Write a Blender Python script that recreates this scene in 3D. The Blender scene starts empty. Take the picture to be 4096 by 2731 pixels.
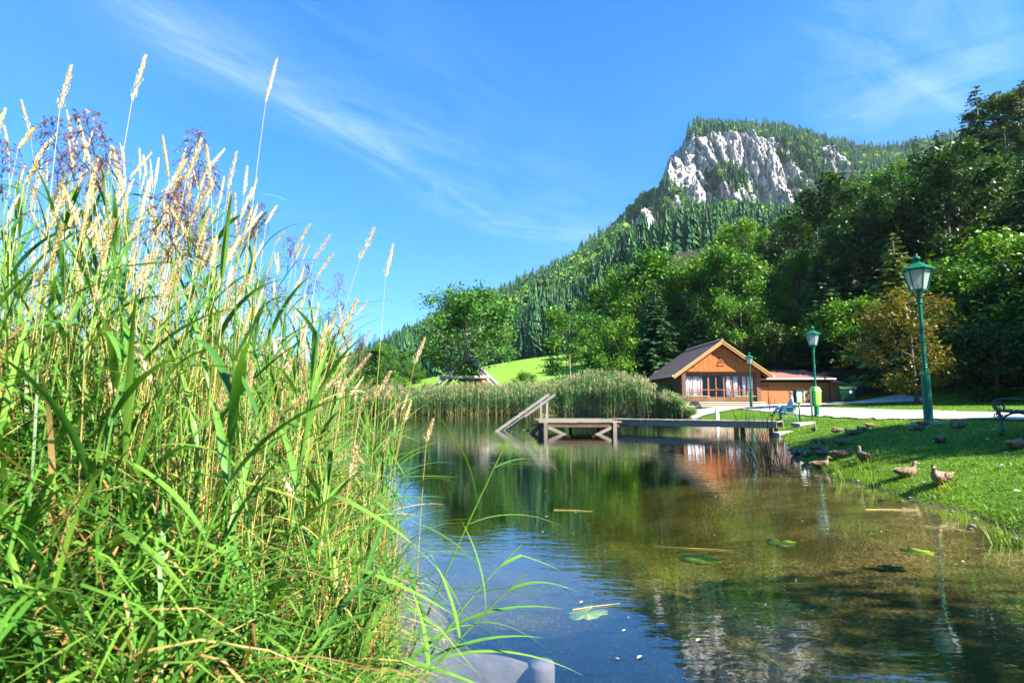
import bpy, math, random
import numpy as np
from mathutils import Vector, Matrix

random.seed(7)
RNG = np.random.default_rng(7)
R = math.radians
scene = bpy.context.scene
col = scene.collection

# ------------------------------------------------------------------ camera
CAM_H = 1.19
F = 2275.6            # focal length in pixels of a 4096 px wide frame (20 mm lens)
PITCH = math.atan(243.0 / F)
cam_d = bpy.data.cameras.new('camera')
cam_d.lens = 20.0
cam_d.sensor_width = 36.0
cam_d.clip_start = 0.05
cam_d.clip_end = 20000
cam_d.dof.use_dof = True
cam_d.dof.focus_distance = 14.0
cam_d.dof.aperture_fstop = 6.3
cam = bpy.data.objects.new('camera', cam_d)
col.objects.link(cam)
cam.location = (0, 0, CAM_H)
cam.rotation_euler = (R(90) + PITCH, 0, 0)
scene.camera = cam

# ------------------------------------------------------------------ light
SUN_EL, SUN_AZ = R(39), R(125)        # azimuth clockwise from +Y
sun_dir = Vector((math.sin(SUN_AZ) * math.cos(SUN_EL), math.cos(SUN_AZ) * math.cos(SUN_EL), math.sin(SUN_EL)))
sd_ = bpy.data.lights.new('sun', 'SUN')
sd_.energy = 5.0
sd_.angle = R(0.5)
sd_.color = (1.0, 0.93, 0.80)
sun = bpy.data.objects.new('sun', sd_)
col.objects.link(sun)
sun.rotation_euler = (-sun_dir).to_track_quat('-Z', 'Y').to_euler()

scene.view_settings.view_transform = 'Standard'
scene.view_settings.look = 'None'
scene.view_settings.exposure = 2.08
scene.view_settings.gamma = 1.0
scene.render.engine = 'CYCLES'
scene.cycles.use_denoising = True
scene.cycles.max_bounces = 7
scene.cycles.diffuse_bounces = 3
scene.cycles.glossy_bounces = 3
scene.cycles.transmission_bounces = 4
scene.cycles.transparent_max_bounces = 12
scene.cycles.caustics_reflective = False
scene.cycles.caustics_refractive = False


def ray(u, v):
    """world direction (per unit of Y) through a point of the photograph"""
    x = (u - 2048.0) / F
    yu = (1365.5 - v) / F
    fy = math.cos(PITCH) - math.sin(PITCH) * yu
    fz = math.sin(PITCH) + math.cos(PITCH) * yu
    return x / fy, fz / fy


def on_water(u, v, z=0.0):
    """where the line of sight through a photograph point meets the lake level"""
    a, b = ray(u, v)
    Y = (z - CAM_H) / b
    return Vector((a * Y, Y, z))


def at(u, v, Y):
    a, b = ray(u, v)
    return Vector((a * Y, Y, CAM_H + b * Y))


# node helper
def nd(nt, typ, ins=None, **props):
    n = nt.nodes.new(typ)
    for k, v in props.items():
        setattr(n, k, v)
    for k, v in (ins or {}).items():
        if isinstance(v, bpy.types.NodeSocket):
            nt.links.new(v, n.inputs[k])
        else:
            n.inputs[k].default_value = v
    return n


def mth(nt, op, a, b=None, c=None, clamp=False):
    n = nt.nodes.new('ShaderNodeMath')
    n.operation = op
    n.use_clamp = clamp
    for i, v in enumerate((a, b, c)):
        if v is None:
            continue
        if isinstance(v, bpy.types.NodeSocket):
            nt.links.new(v, n.inputs[i])
        else:
            n.inputs[i].default_value = v
    return n.outputs[0]


def mixc(nt, f, a, b, blend='MIX'):
    n = nt.nodes.new('ShaderNodeMix')
    n.data_type = 'RGBA'
    n.blend_type = blend
    for i, v in ((0, f), (6, a), (7, b)):
        if isinstance(v, bpy.types.NodeSocket):
            nt.links.new(v, n.inputs[i])
        else:
            if i and len(v) == 3:
                v = (*v, 1)
            n.inputs[i].default_value = v
    return n.outputs[2]


def ramp(nt, fac, stops):
    n = nt.nodes.new('ShaderNodeValToRGB')
    if fac is not None:
        nt.links.new(fac, n.inputs[0])
    e = n.color_ramp.elements
    while len(e) < len(stops):
        e.new(0.5)
    for i, (p, c) in enumerate(stops):
        e[i].position = p
        e[i].color = (*c, 1) if len(c) == 3 else c
    return n.outputs[0]


def sm(nt, x, a, b):
    n = nt.nodes.new('ShaderNodeMapRange')
    n.interpolation_type = 'SMOOTHSTEP'
    nt.links.new(x, n.inputs[0])
    n.inputs[1].default_value = a
    n.inputs[2].default_value = b
    return n.outputs[0]


# ------------------------------------------------------------------ sky
SKY_STRENGTH = 0.09
world = bpy.data.worlds.new('World')
scene.world = world
world.use_nodes = True
wt = world.node_tree
wt.nodes.clear()
sky = nd(wt, 'ShaderNodeTexSky', sky_type='NISHITA', sun_disc=False, sun_elevation=SUN_EL, sun_rotation=SUN_AZ,
         altitude=800, air_density=1.0, dust_density=0.1, ozone_density=2.5)
tc0 = nd(wt, 'ShaderNodeTexCoord')
lift = nd(wt, 'ShaderNodeMapping', {'Vector': tc0.outputs['Generated'], 'Location': (0, 0, 0.16), 'Scale': (1, 1, 0.84)})
nrm_ = nd(wt, 'ShaderNodeVectorMath', {0: lift.outputs[0]}, operation='NORMALIZE')
wt.links.new(nrm_.outputs[0], sky.inputs[0])
hsv = nd(wt, 'ShaderNodeHueSaturation', {'Saturation': 1.38, 'Value': 1.0, 'Color': sky.outputs[0]})
tc = nd(wt, 'ShaderNodeTexCoord')
sep = nd(wt, 'ShaderNodeSeparateXYZ', {0: tc.outputs['Generated']})
zc = mth(wt, 'MAXIMUM', sep.outputs[2], 0.03)
px = mth(wt, 'DIVIDE', sep.outputs[0], zc)
py = mth(wt, 'DIVIDE', sep.outputs[1], zc)


def sky_plane(u, v):
    a, b = ray(u, v)
    return a / b, 1.0 / b


def streak(u0, v0, u1, v1, width, amp, seed):
    """a band of cirrus between two directions on the cloud layer"""
    (ax, ay), (bx, by) = sky_plane(u0, v0), sky_plane(u1, v1)
    L = math.hypot(bx - ax, by - ay)
    dx, dy = (bx - ax) / L, (by - ay) / L
    rx = mth(wt, 'SUBTRACT', px, ax)
    ry = mth(wt, 'SUBTRACT', py, ay)
    al = mth(wt, 'ADD', mth(wt, 'MULTIPLY', rx, dx), mth(wt, 'MULTIPLY', ry, dy))
    ac = mth(wt, 'ADD', mth(wt, 'MULTIPLY', rx, -dy), mth(wt, 'MULTIPLY', ry, dx))
    vec = nd(wt, 'ShaderNodeCombineXYZ', {0: mth(wt, 'MULTIPLY', al, 0.9), 1: mth(wt, 'MULTIPLY', ac, 2.8), 2: seed})
    no = nd(wt, 'ShaderNodeTexNoise', {'Vector': vec.outputs[0], 'Scale': 1.6, 'Detail': 9.0, 'Roughness': 0.68, 'Distortion': 1.1})
    warp = nd(wt, 'ShaderNodeTexNoise', {'Vector': vec.outputs[0], 'Scale': 0.5, 'Detail': 2.0})
    ac2 = mth(wt, 'ADD', ac, mth(wt, 'MULTIPLY', mth(wt, 'SUBTRACT', warp.outputs[0], 0.5), width * 2.2))
    g = mth(wt, 'MULTIPLY', mth(wt, 'MULTIPLY', ac2, ac2), -1.0 / (width * width))
    band = mth(wt, 'POWER', 2.718, g)
    ends = mth(wt, 'MULTIPLY', sm(wt, al, -0.35 * L, 0.1 * L), sm(wt, al, 1.35 * L, 0.8 * L))
    t = sm(wt, no.outputs[0], 0.32, 0.80)
    return mth(wt, 'MULTIPLY', mth(wt, 'MULTIPLY', band, ends), mth(wt, 'MULTIPLY', t, amp))


cl = streak(560, 20, 1900, 860, 0.10, 0.28, 1.3)
for args in ((700, 150, 1700, 560, 0.16, 0.16, 4.1), (3480, 30, 3900, 420, 0.28, 0.16, 9.2), (3350, 420, 4000, 250, 0.30, 0.16, 5.5),
             (1100, 250, 2500, 960, 0.4, 0.10, 12.7), (2000, 900, 2500, 990, 0.25, 0.2, 17.1)):
    cl = mth(wt, 'ADD', cl, streak(*args))
vec2 = nd(wt, 'ShaderNodeCombineXYZ', {0: px, 1: mth(wt, 'MULTIPLY', py, 0.6)})
veil = nd(wt, 'ShaderNodeTexNoise', {'Vector': vec2.outputs[0], 'Scale': 0.55, 'Detail': 6.0, 'Roughness': 0.6})
cl = mth(wt, 'ADD', cl, mth(wt, 'MULTIPLY', sm(wt, veil.outputs[0], 0.45, 0.85), 0.08))
cl = mth(wt, 'MINIMUM', cl, 0.8)
skyc = mixc(wt, cl, hsv.outputs[0], (3.6, 4.3, 4.9))
bg = nd(wt, 'ShaderNodeBackground', {'Color': skyc, 'Strength': SKY_STRENGTH})
wo = nd(wt, 'ShaderNodeOutputWorld', {0: bg.outputs[0]})


# ------------------------------------------------------------------ helpers: properties
def tag(o, label=None, cat=None, group=None, kind=None):
    if label: o['label'] = label
    if cat: o['category'] = cat
    if group: o['group'] = group
    if kind: o['kind'] = kind
    return o


def link(o, parent=None):
    col.objects.link(o)
    if parent is not None:
        o.parent = parent
    return o


def empty(name, loc=(0, 0, 0), rz=0.0, label=None, cat=None, group=None):
    o = bpy.data.objects.new(name, None)
    o.empty_display_size = 0.2
    o.location = loc
    o.rotation_euler = (0, 0, rz)
    link(o)
    return tag(o, label, cat, group)


def mesh_np(name, V, Fc, mat, tone=None, smooth=False):
    """mesh from arrays; Fc (M,k) with one k"""
    V = np.asarray(V, dtype=np.float32).reshape(-1, 3)
    Fc = np.asarray(Fc, dtype=np.int32)
    M, k = Fc.shape
    me = bpy.data.meshes.new(name)
    me.vertices.add(len(V))
    me.vertices.foreach_set('co', V.ravel())
    me.loops.add(M * k)
    me.loops.foreach_set('vertex_index', Fc.ravel())
    me.polygons.add(M)
    me.polygons.foreach_set('loop_start', np.arange(0, M * k, k, dtype=np.int32))
    if smooth:
        me.polygons.foreach_set('use_smooth', np.ones(M, dtype=bool))
    if tone is not None:
        a = me.attributes.new('tone', 'FLOAT', 'FACE')
        a.data.foreach_set('value', np.asarray(tone, dtype=np.float32))
    me.update(calc_edges=True)
    if mat is not None:
        me.materials.append(mat)
    return me


class MB:
    """collects boxes, tubes, lathes into one mesh"""
    def __init__(self):
        self.v, self.f = [], []

    def add(self, vs, fs):
        o = len(self.v)
        self.v += [tuple(p) for p in vs]
        self.f += [tuple(i + o for i in f) for f in fs]
        return self

    def box(self, c, s, rot=None, bev=0.0):
        x, y, z = s[0] / 2, s[1] / 2, s[2] / 2
        vs = [Vector((a * x, b * y, d * z)) for d in (-1, 1) for a, b in ((-1, -1), (1, -1), (1, 1), (-1, 1))]
        if rot is not None:
            vs = [rot @ p for p in vs]
        c = Vector(c)
        return self.add([p + c for p in vs], [(3, 2, 1, 0), (4, 5, 6, 7), (0, 1, 5, 4), (1, 2, 6, 5), (2, 3, 7, 6), (3, 0, 4, 7)])

    def beam(self, p0, p1, w, h, roll=0.0):
        p0, p1 = Vector(p0), Vector(p1)
        d = p1 - p0
        q = d.to_track_quat('X', 'Z').to_matrix() @ Matrix.Rotation(roll, 3, 'X')
        return self.box((p0 + p1) / 2, (d.length, w, h), q)

    def tube(self, pts, rad, n=8, cap=True):
        pts = [Vector(p) for p in pts]
        if not isinstance(rad, (list, tuple)):
            rad = [rad] * len(pts)
        vs, fs = [], []
        t0 = (pts[1] - pts[0]).normalized()
        up = Vector((0, 0, 1)) if abs(t0.z) < 0.9 else Vector((1, 0, 0))
        a = t0.cross(up).normalized()
        for i, p in enumerate(pts):
            t = (pts[min(i + 1, len(pts) - 1)] - pts[max(i - 1, 0)]).normalized()
            a = (a - t * a.dot(t)).normalized()
            b = t.cross(a)
            for k in range(n):
                an = 2 * math.pi * k / n
                vs.append(p + (a * math.cos(an) + b * math.sin(an)) * rad[i])
        for i in range(len(pts) - 1):
            for k in range(n):
                k2 = (k + 1) % n
                fs.append((i * n + k, i * n + k2, (i + 1) * n + k2, (i + 1) * n + k))
        if cap:
            fs.append(tuple(range(n - 1, -1, -1)))
            fs.append(tuple((len(pts) - 1) * n + k for k in range(n)))
        return self.add(vs, fs)

    def lathe(self, prof, n=16, c=(0, 0, 0), turn=0.0):
        vs, fs = [], []
        for r, z in prof:
            for k in range(n):
                an = 2 * math.pi * k / n + turn
                vs.append((c[0] + r * math.cos(an), c[1] + r * math.sin(an), c[2] + z))
        for i in range(len(prof) - 1):
            for k in range(n):
                k2 = (k + 1) % n
                fs.append((i * n + k, i * n + k2, (i + 1) * n + k2, (i + 1) * n + k))
        fs.append(tuple(range(n - 1, -1, -1)))
        fs.append(tuple((len(prof) - 1) * n + k for k in range(n)))
        return self.add(vs, fs)

    def prism(self, poly, y0, y1):
        """polygon in XZ extruded along Y"""
        n = len(poly)
        vs = [(x, y0, z) for x, z in poly] + [(x, y1, z) for x, z in poly]
        fs = [tuple(range(n)), tuple(range(2 * n - 1, n - 1, -1))]
        for i in range(n):
            j = (i + 1) % n
            fs.append((j, i, n + i, n + j))
        return self.add(vs, fs)

    def mesh(self, name, mat, smooth=False):
        me = bpy.data.meshes.new(name)
        me.from_pydata(self.v, [], self.f)
        me.update()
        if mat is not None:
            me.materials.append(mat)
        if smooth:
            for p in me.polygons:
                p.use_smooth = True
        return me

    def build(self, name, mat, parent=None, smooth=False, bevel=0.0):
        me = self.mesh(name, mat, smooth)
        o = bpy.data.objects.new(name, me)
        link(o, parent)
        if bevel:
            m = o.modifiers.new('bevel', 'BEVEL')
            m.width = bevel
            m.segments = 2
            m.limit_method = 'ANGLE'
        if smooth:
            try:
                me.shade_auto_smooth = True
            except Exception:
                pass
        return o


# ------------------------------------------------------------------ helpers: noise
def _hash(ix, iy, iz, seed):
    h = (ix * 374761393 + iy * 668265263 + iz * 2147483647 + seed * 974634777) & 0xffffffff
    h = ((h ^ (h >> 13)) * 1274126177) & 0xffffffff
    h = (h ^ (h >> 16)) & 0xffffffff
    return h.astype(np.float64) / 4294967295.0


def vnoise(x, y, z=None, seed=0):
    x = np.asarray(x, float); y = np.asarray(y, float)
    z = np.zeros_like(x) if z is None else np.asarray(z, float)
    ix, iy, iz = np.floor(x).astype(np.int64), np.floor(y).astype(np.int64), np.floor(z).astype(np.int64)
    fx, fy, fz = x - ix, y - iy, z - iz
    fx, fy, fz = (t * t * (3 - 2 * t) for t in (fx, fy, fz))
    r = 0
    for a in (0, 1):
        for b in (0, 1):
            for c in (0, 1):
                w = (fx if a else 1 - fx) * (fy if b else 1 - fy) * (fz if c else 1 - fz)
                r = r + w * _hash(ix + a, iy + b, iz + c, seed)
    return r


def fbm(x, y, z=None, oct=4, seed=0):
    s, a, t = 0, 0.5, 0
    for i in range(oct):
        s = s + a * vnoise(x * 2 ** i, y * 2 ** i, None if z is None else z * 2 ** i, seed + i)
        t += a
        a *= 0.5
    return s / t


def sstep(x, a, b):
    t = np.clip((x - a) / (b - a), 0, 1)
    return t * t * (3 - 2 * t)


# ------------------------------------------------------------------ materials
MATS = {}


def mat(name):
    m = bpy.data.materials.new(name)
    m.use_nodes = True
    m.node_tree.nodes.clear()
    MATS[name] = m
    return m, m.node_tree


def out(nt, sh, vol=None, disp=None):
    o = nd(nt, 'ShaderNodeOutputMaterial')
    if sh is not None:
        nt.links.new(sh, o.inputs[0])
    if vol is not None:
        nt.links.new(vol, o.inputs[1])


def simple(name, c, rough=0.6, metal=0.0, var=0.12, scale=8.0, bump=0.0, spec=0.4, coat=0.0):
    """plain paint / stone / cloth with slight mottling"""
    m, nt = mat(name)
    t = nd(nt, 'ShaderNodeTexCoord')
    n = nd(nt, 'ShaderNodeTexNoise', {'Vector': t.outputs['Object'], 'Scale': scale, 'Detail': 5.0, 'Roughness': 0.6})
    lo = tuple(x * (1 - var) for x in c)
    hi = tuple(min(1, x * (1 + var)) for x in c)
    cc = ramp(nt, n.outputs[0], [(0.3, lo), (0.7, hi)])
    b = nd(nt, 'ShaderNodeBsdfPrincipled', {'Base Color': cc, 'Roughness': rough, 'Metallic': metal, 'Specular IOR Level': spec, 'Coat Weight': coat})
    if bump:
        bp = nd(nt, 'ShaderNodeBump', {'Height': n.outputs[0], 'Strength': bump, 'Distance': 0.02})
        nt.links.new(bp.outputs[0], b.inputs['Normal'])
    out(nt, b.outputs[0])
    return m


def wood(name, c_lo, c_hi, axis='X', rough=0.75, stretch=14.0, scale=3.0, stain=0.0, stain_c=(0.03, 0.02, 0.015)):
    m, nt = mat(name)
    t = nd(nt, 'ShaderNodeTexCoord')
    oi = nd(nt, 'ShaderNodeObjectInfo')
    sc = {'X': (1, stretch, stretch), 'Y': (stretch, 1, stretch), 'Z': (stretch, stretch, 1)}[axis]
    off = nd(nt, 'ShaderNodeVectorMath', {0: t.outputs['Object'], 1: oi.outputs['Random']}, operation='ADD')
    mp = nd(nt, 'ShaderNodeMapping', {'Vector': off.outputs[0], 'Scale': sc})
    n = nd(nt, 'ShaderNodeTexNoise', {'Vector': mp.outputs[0], 'Scale': scale, 'Detail': 6.0, 'Roughness': 0.65, 'Distortion': 0.4})
    cc = ramp(nt, n.outputs[0], [(0.28, c_lo), (0.72, c_hi)])
    br = mth(nt, 'MULTIPLY_ADD', oi.outputs['Random'], 0.3, 0.85)
    mul = nd(nt, 'ShaderNodeVectorMath', {0: cc, 1: br}, operation='MULTIPLY')
    cc = mul.outputs[0]
    if stain:
        n2 = nd(nt, 'ShaderNodeTexNoise', {'Vector': t.outputs['Object'], 'Scale': 1.7, 'Detail': 5.0, 'Roughness': 0.7})
        cc = mixc(nt, mth(nt, 'MULTIPLY', sm(nt, n2.outputs[0], 0.5, 0.72), stain), cc, stain_c)
    b = nd(nt, 'ShaderNodeBsdfPrincipled', {'Base Color': cc, 'Roughness': rough, 'Specular IOR Level': 0.3})
    bp = nd(nt, 'ShaderNodeBump', {'Height': n.outputs[0], 'Strength': 0.35, 'Distance': 0.01})
    nt.links.new(bp.outputs[0], b.inputs['Normal'])
    out(nt, b.outputs[0])
    return m


def leafmat(name, stops, trans=0.24, spec=0.25, rough=0.45, objvar=0.25, tcol=(1.15, 1.2, 0.5)):
    """foliage: colour by the leaf's own tone value, part of the light shines through"""
    m, nt = mat(name)
    a = nd(nt, 'ShaderNodeAttribute', attribute_name='tone')
    oi = nd(nt, 'ShaderNodeObjectInfo')
    f = mth(nt, 'ADD', a.outputs['Fac'], mth(nt, 'MULTIPLY', mth(nt, 'SUBTRACT', oi.outputs['Random'], 0.5), objvar), clamp=True)
    cc = ramp(nt, f, stops)
    b = nd(nt, 'ShaderNodeBsdfPrincipled', {'Base Color': cc, 'Roughness': rough, 'Specular IOR Level': spec})
    tl = nd(nt, 'ShaderNodeVectorMath', {0: cc, 1: tcol}, operation='MULTIPLY')
    tr = nd(nt, 'ShaderNodeBsdfTranslucent', {'Color': tl.outputs[0]})
    mx = nd(nt, 'ShaderNodeMixShader', {0: trans, 1: b.outputs[0], 2: tr.outputs[0]})
    out(nt, mx.outputs[0])
    return m


M_green = simple('lamp_green_paint', (0.004, 0.11, 0.055), 0.35, var=0.15, scale=20, spec=0.3, coat=0.0)
M_mint = simple('bench_mint_paint', (0.10, 0.33, 0.26), 0.4, var=0.1)
M_darkgreen = simple('bench_dark_paint', (0.012, 0.06, 0.05), 0.35, var=0.2, scale=15)
M_glassw = simple('frosted_pane', (0.55, 0.62, 0.66), 0.25, var=0.06, scale=5)
M_bulb = simple('white_bulb', (0.85, 0.85, 0.82), 0.3)
M_lime = simple('lime_plastic', (0.22, 0.62, 0.06), 0.35, var=0.06, scale=6, spec=0.5)
M_galv = simple('galvanised_steel', (0.42, 0.45, 0.48), 0.4, metal=0.6, var=0.15, scale=25)
M_white = simple('white_paint', (0.75, 0.76, 0.74), 0.6, var=0.06)
M_concrete = simple('concrete', (0.28, 0.265, 0.235), 0.9, var=0.2, scale=14, bump=0.3)
M_curtain = simple('white_curtain', (0.82, 0.82, 0.80), 0.8, var=0.05)
M_paper = simple('white_paper', (0.8, 0.8, 0.76), 0.7, var=0.05)
M_paper_y = simple('yellow_paper', (0.7, 0.5, 0.12), 0.7, var=0.25, scale=30)
M_black = simple('black_rubber', (0.012, 0.012, 0.013), 0.6, var=0.2)
M_wastegreen = simple('dark_green_plastic', (0.01, 0.075, 0.03), 0.35, var=0.15)
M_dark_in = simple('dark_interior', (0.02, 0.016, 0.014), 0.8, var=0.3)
M_roof = simple('brown_roof_tile', (0.15, 0.098, 0.085), 0.75, var=0.2, scale=9, bump=0.3)
M_roof_red = simple('red_brown_roof', (0.27, 0.115, 0.09), 0.8, var=0.2, scale=9, bump=0.3)
M_gutter = simple('grey_gutter', (0.30, 0.28, 0.27), 0.4, metal=0.5)
M_jetty = wood('weathered_jetty_wood', (0.10, 0.085, 0.066), (0.29, 0.25, 0.195), 'X', stain=0.35, stain_c=(0.06, 0.075, 0.03))
M_jetty_dark = wood('dark_brown_wood', (0.05, 0.032, 0.02), (0.17, 0.10, 0.055), 'X')  # darker and browner than the deck wood; lower parts and leaning boards
M_rail = wood('grey_rail_wood', (0.13, 0.12, 0.11), (0.30, 0.275, 0.245), 'X')
M_log = wood('grey_log', (0.20, 0.18, 0.17), (0.42, 0.40, 0.37), 'X', stretch=8)
M_log_end = wood('orange_log_wood', (0.45, 0.16, 0.04), (0.66, 0.28, 0.08), 'X', stretch=8)
M_gable = wood('orange_gable_boards', (0.20, 0.055, 0.015), (0.52, 0.17, 0.04), 'Z', stretch=9, scale=1.6, stain=0.55, stain_c=(0.10, 0.035, 0.018))
M_siding = wood('dark_brown_siding', (0.09, 0.05, 0.032), (0.20, 0.115, 0.07), 'X')
M_siding_y = wood('dark_brown_siding_side', (0.10, 0.062, 0.035), (0.21, 0.13, 0.075), 'Y')
M_frame = wood('red_brown_frame', (0.19, 0.055, 0.02), (0.36, 0.11, 0.035), 'Z')
M_annex = wood('orange_brown_siding', (0.27, 0.095, 0.035), (0.48, 0.18, 0.07), 'X')
M_barge = wood('pale_barge_board', (0.27, 0.15, 0.055), (0.42, 0.25, 0.095), 'X')
M_step = wood('pale_step_boards', (0.34, 0.27, 0.19), (0.50, 0.42, 0.31), 'X')
M_carve = wood('carved_emblem_wood', (0.30, 0.09, 0.025), (0.48, 0.16, 0.045), 'Z')
M_benchtop = wood('beer_bench_board', (0.50, 0.30, 0.08), (0.68, 0.45, 0.15), 'X')
M_benchleg = simple('green_bench_steel', (0.05, 0.22, 0.07), 0.4)
M_bark = wood('bark', (0.05, 0.04, 0.03), (0.17, 0.135, 0.10), 'Z', stretch=5, scale=4)
M_barkpale = wood('pale_bark', (0.16, 0.13, 0.09), (0.36, 0.30, 0.21), 'Z', stretch=5, scale=4)
M_barkred = wood('pine_bark', (0.13, 0.06, 0.03), (0.34, 0.17, 0.09), 'Z', stretch=5, scale=4)

# glass of the hut: mirror-like pane that lets the curtains show
m_, nt_ = mat('window_glass')
lw = nd(nt_, 'ShaderNodeLayerWeight', {'Blend': 0.5})
fr = nd(nt_, 'ShaderNodeMath', {0: mth(nt_, 'POWER', lw.outputs['Facing'], 5.0), 1: 0.6, 2: 0.018}, operation='MULTIPLY_ADD')
gl = nd(nt_, 'ShaderNodeBsdfGlossy', {'Roughness': 0.02})
tp = nd(nt_, 'ShaderNodeBsdfTransparent', {'Color': (0.99, 0.99, 0.99, 1)})
out(nt_, nd(nt_, 'ShaderNodeMixShader', {0: fr.outputs[0], 1: tp.outputs[0], 2: gl.outputs[0]}).outputs[0])
M_glass = m_

L_ash = leafmat('ash_leaves', [(0.0, (0.024, 0.081, 0.016)), (0.5, (0.061, 0.183, 0.027)), (1.0, (0.135, 0.270, 0.041))])
L_broad = leafmat('broad_leaves', [(0.0, (0.026, 0.086, 0.010)), (0.5, (0.072, 0.197, 0.019)), (1.0, (0.172, 0.303, 0.026))])
L_bright = leafmat('bright_leaves', [(0.0, (0.046, 0.127, 0.012)), (0.5, (0.103, 0.241, 0.017)), (1.0, (0.207, 0.333, 0.029))])
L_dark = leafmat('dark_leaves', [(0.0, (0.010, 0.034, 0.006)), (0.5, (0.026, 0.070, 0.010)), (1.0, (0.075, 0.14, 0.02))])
L_autumn = leafmat('autumn_leaves', [(0.0, (0.06, 0.08, 0.012)), (0.35, (0.14, 0.13, 0.018)), (0.7, (0.24, 0.17, 0.025)), (1.0, (0.10, 0.15, 0.022))])
L_spruce = leafmat('spruce_needles', [(0.0, (0.010, 0.034, 0.014)), (0.5, (0.026, 0.075, 0.023)), (1.0, (0.070, 0.134, 0.034))], trans=0.15)
L_pine = leafmat('pine_needles', [(0.0, (0.034, 0.067, 0.014)), (0.5, (0.084, 0.134, 0.022)), (1.0, (0.168, 0.202, 0.039))], trans=0.2)
L_farcon = leafmat('far_conifers', [(0.0, (0.015, 0.052, 0.026)), (0.5, (0.037, 0.109, 0.041)), (1.0, (0.087, 0.184, 0.052))], trans=0.1, spec=0.05)
L_farbroad = leafmat('far_broadleaf', [(0.0, (0.039, 0.113, 0.025)), (0.5, (0.089, 0.202, 0.032)), (1.0, (0.190, 0.290, 0.051))], trans=0.2, spec=0.05)
L_reed = leafmat('reed_leaf', [(0.0, (0.03, 0.11, 0.022)), (0.4, (0.075, 0.205, 0.028)), (0.75, (0.165, 0.30, 0.04)), (1.0, (0.38, 0.38, 0.08))], trans=0.3, spec=0.35, rough=0.4, objvar=0.55)
L_under = leafmat('undergrowth_blades', [(0.0, (0.025, 0.09, 0.014)), (0.35, (0.075, 0.205, 0.022)), (0.68, (0.19, 0.32, 0.04)), (0.72, (0.47, 0.38, 0.14)), (0.88, (0.46, 0.27, 0.11)), (1.0, (0.22, 0.10, 0.035))], trans=0.22, spec=0.3, objvar=0.0)
L_straw = leafmat('straw_stalk', [(0.0, (0.30, 0.26, 0.05)), (0.5, (0.50, 0.38, 0.12)), (1.0, (0.66, 0.50, 0.24))], trans=0.15, objvar=0.6, tcol=(1, 0.9, 0.6))
L_seed = leafmat('seed_head_straw', [(0.0, (0.42, 0.27, 0.10)), (0.5, (0.66, 0.50, 0.27)), (1.0, (0.80, 0.68, 0.44))], trans=0.2, objvar=0.4, tcol=(1, 0.9, 0.6))
L_plume = leafmat('purple_plume', [(0.0, (0.07, 0.03, 0.05)), (0.6, (0.17, 0.08, 0.10)), (1.0, (0.32, 0.20, 0.17))], trans=0.25, objvar=0.4, tcol=(1.1, 0.8, 0.8))
L_farreed = leafmat('far_reed_leaves', [(0.0, (0.05, 0.125, 0.045)), (0.4, (0.12, 0.23, 0.075)), (0.6, (0.24, 0.33, 0.11)), (0.62, (0.36, 0.29, 0.11)), (0.8, (0.44, 0.35, 0.15)), (0.82, (0.38, 0.28, 0.21)), (1.0, (0.60, 0.47, 0.38))], trans=0.25, objvar=0.0)
L_grass = leafmat('lawn_blades', [(0.0, (0.055, 0.14, 0.010)), (0.5, (0.135, 0.25, 0.016)), (0.9, (0.24, 0.32, 0.03)), (1.0, (0.36, 0.32, 0.09))], trans=0.35, spec=0.2, objvar=0.0)
L_rush = leafmat('rush_stem', [(0.0, (0.006, 0.02, 0.008)), (0.7, (0.014, 0.045, 0.015)), (1.0, (0.05, 0.09, 0.025))], trans=0.05, objvar=0.5)

# ------------------------------------------------------------------ terrain
SHORE = [(4.4, -0.3), (4.3, 2.0), (4.25, 3.2), (4.2, 4.5), (4.45, 5.4), (4.9, 6.4), (5.05, 7.9), (5.1, 9.1), (5.5, 10.7), (6.6, 13.4), (7.5, 15.6), (9.5, 20.3),
         (11.6, 25.3), (13.4, 31), (14.3, 36.5), (14.2, 40), (13.7, 42.5), (12.9, 45), (12.0, 46.9), (9.6, 48.3), (5.8, 51.5), (-1.1, 54), (-11, 56), (-19, 57.6),
         (-26, 54), (-24, 43), (-14, 27), (-6, 15), (-2.2, 8.5), (-1.2, 5), (-0.62, 2.5), (-0.45, 1.4), (-0.2, 0.2), (0.8, -0.9), (2.4, -1.0)]
SH = np.array(SHORE)


def shore_sd(x, y):
    """distance to the shoreline, negative on the water"""
    x = np.asarray(x, float); y = np.asarray(y, float)
    d2 = np.full(x.shape, 1e18)
    ins = np.zeros(x.shape, bool)
    n = len(SH)
    for i in range(n):
        ax, ay = SH[i]; bx, by = SH[(i + 1) % n]
        ex, ey = bx - ax, by - ay
        t = np.clip(((x - ax) * ex + (y - ay) * ey) / (ex * ex + ey * ey), 0, 1)
        d2 = np.minimum(d2, (x - ax - t * ex) ** 2 + (y - ay - t * ey) ** 2)
        c = ((ay > y) != (by > y)) & (x < (bx - ax) * (y - ay) / (by - ay + 1e-12) + ax)
        ins ^= c
    d = np.sqrt(d2)
    return np.where(ins, -d, d)


def hill_q(x, y):
    return 0.85 * (x - 33) + 0.53 * (y - 40)


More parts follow.
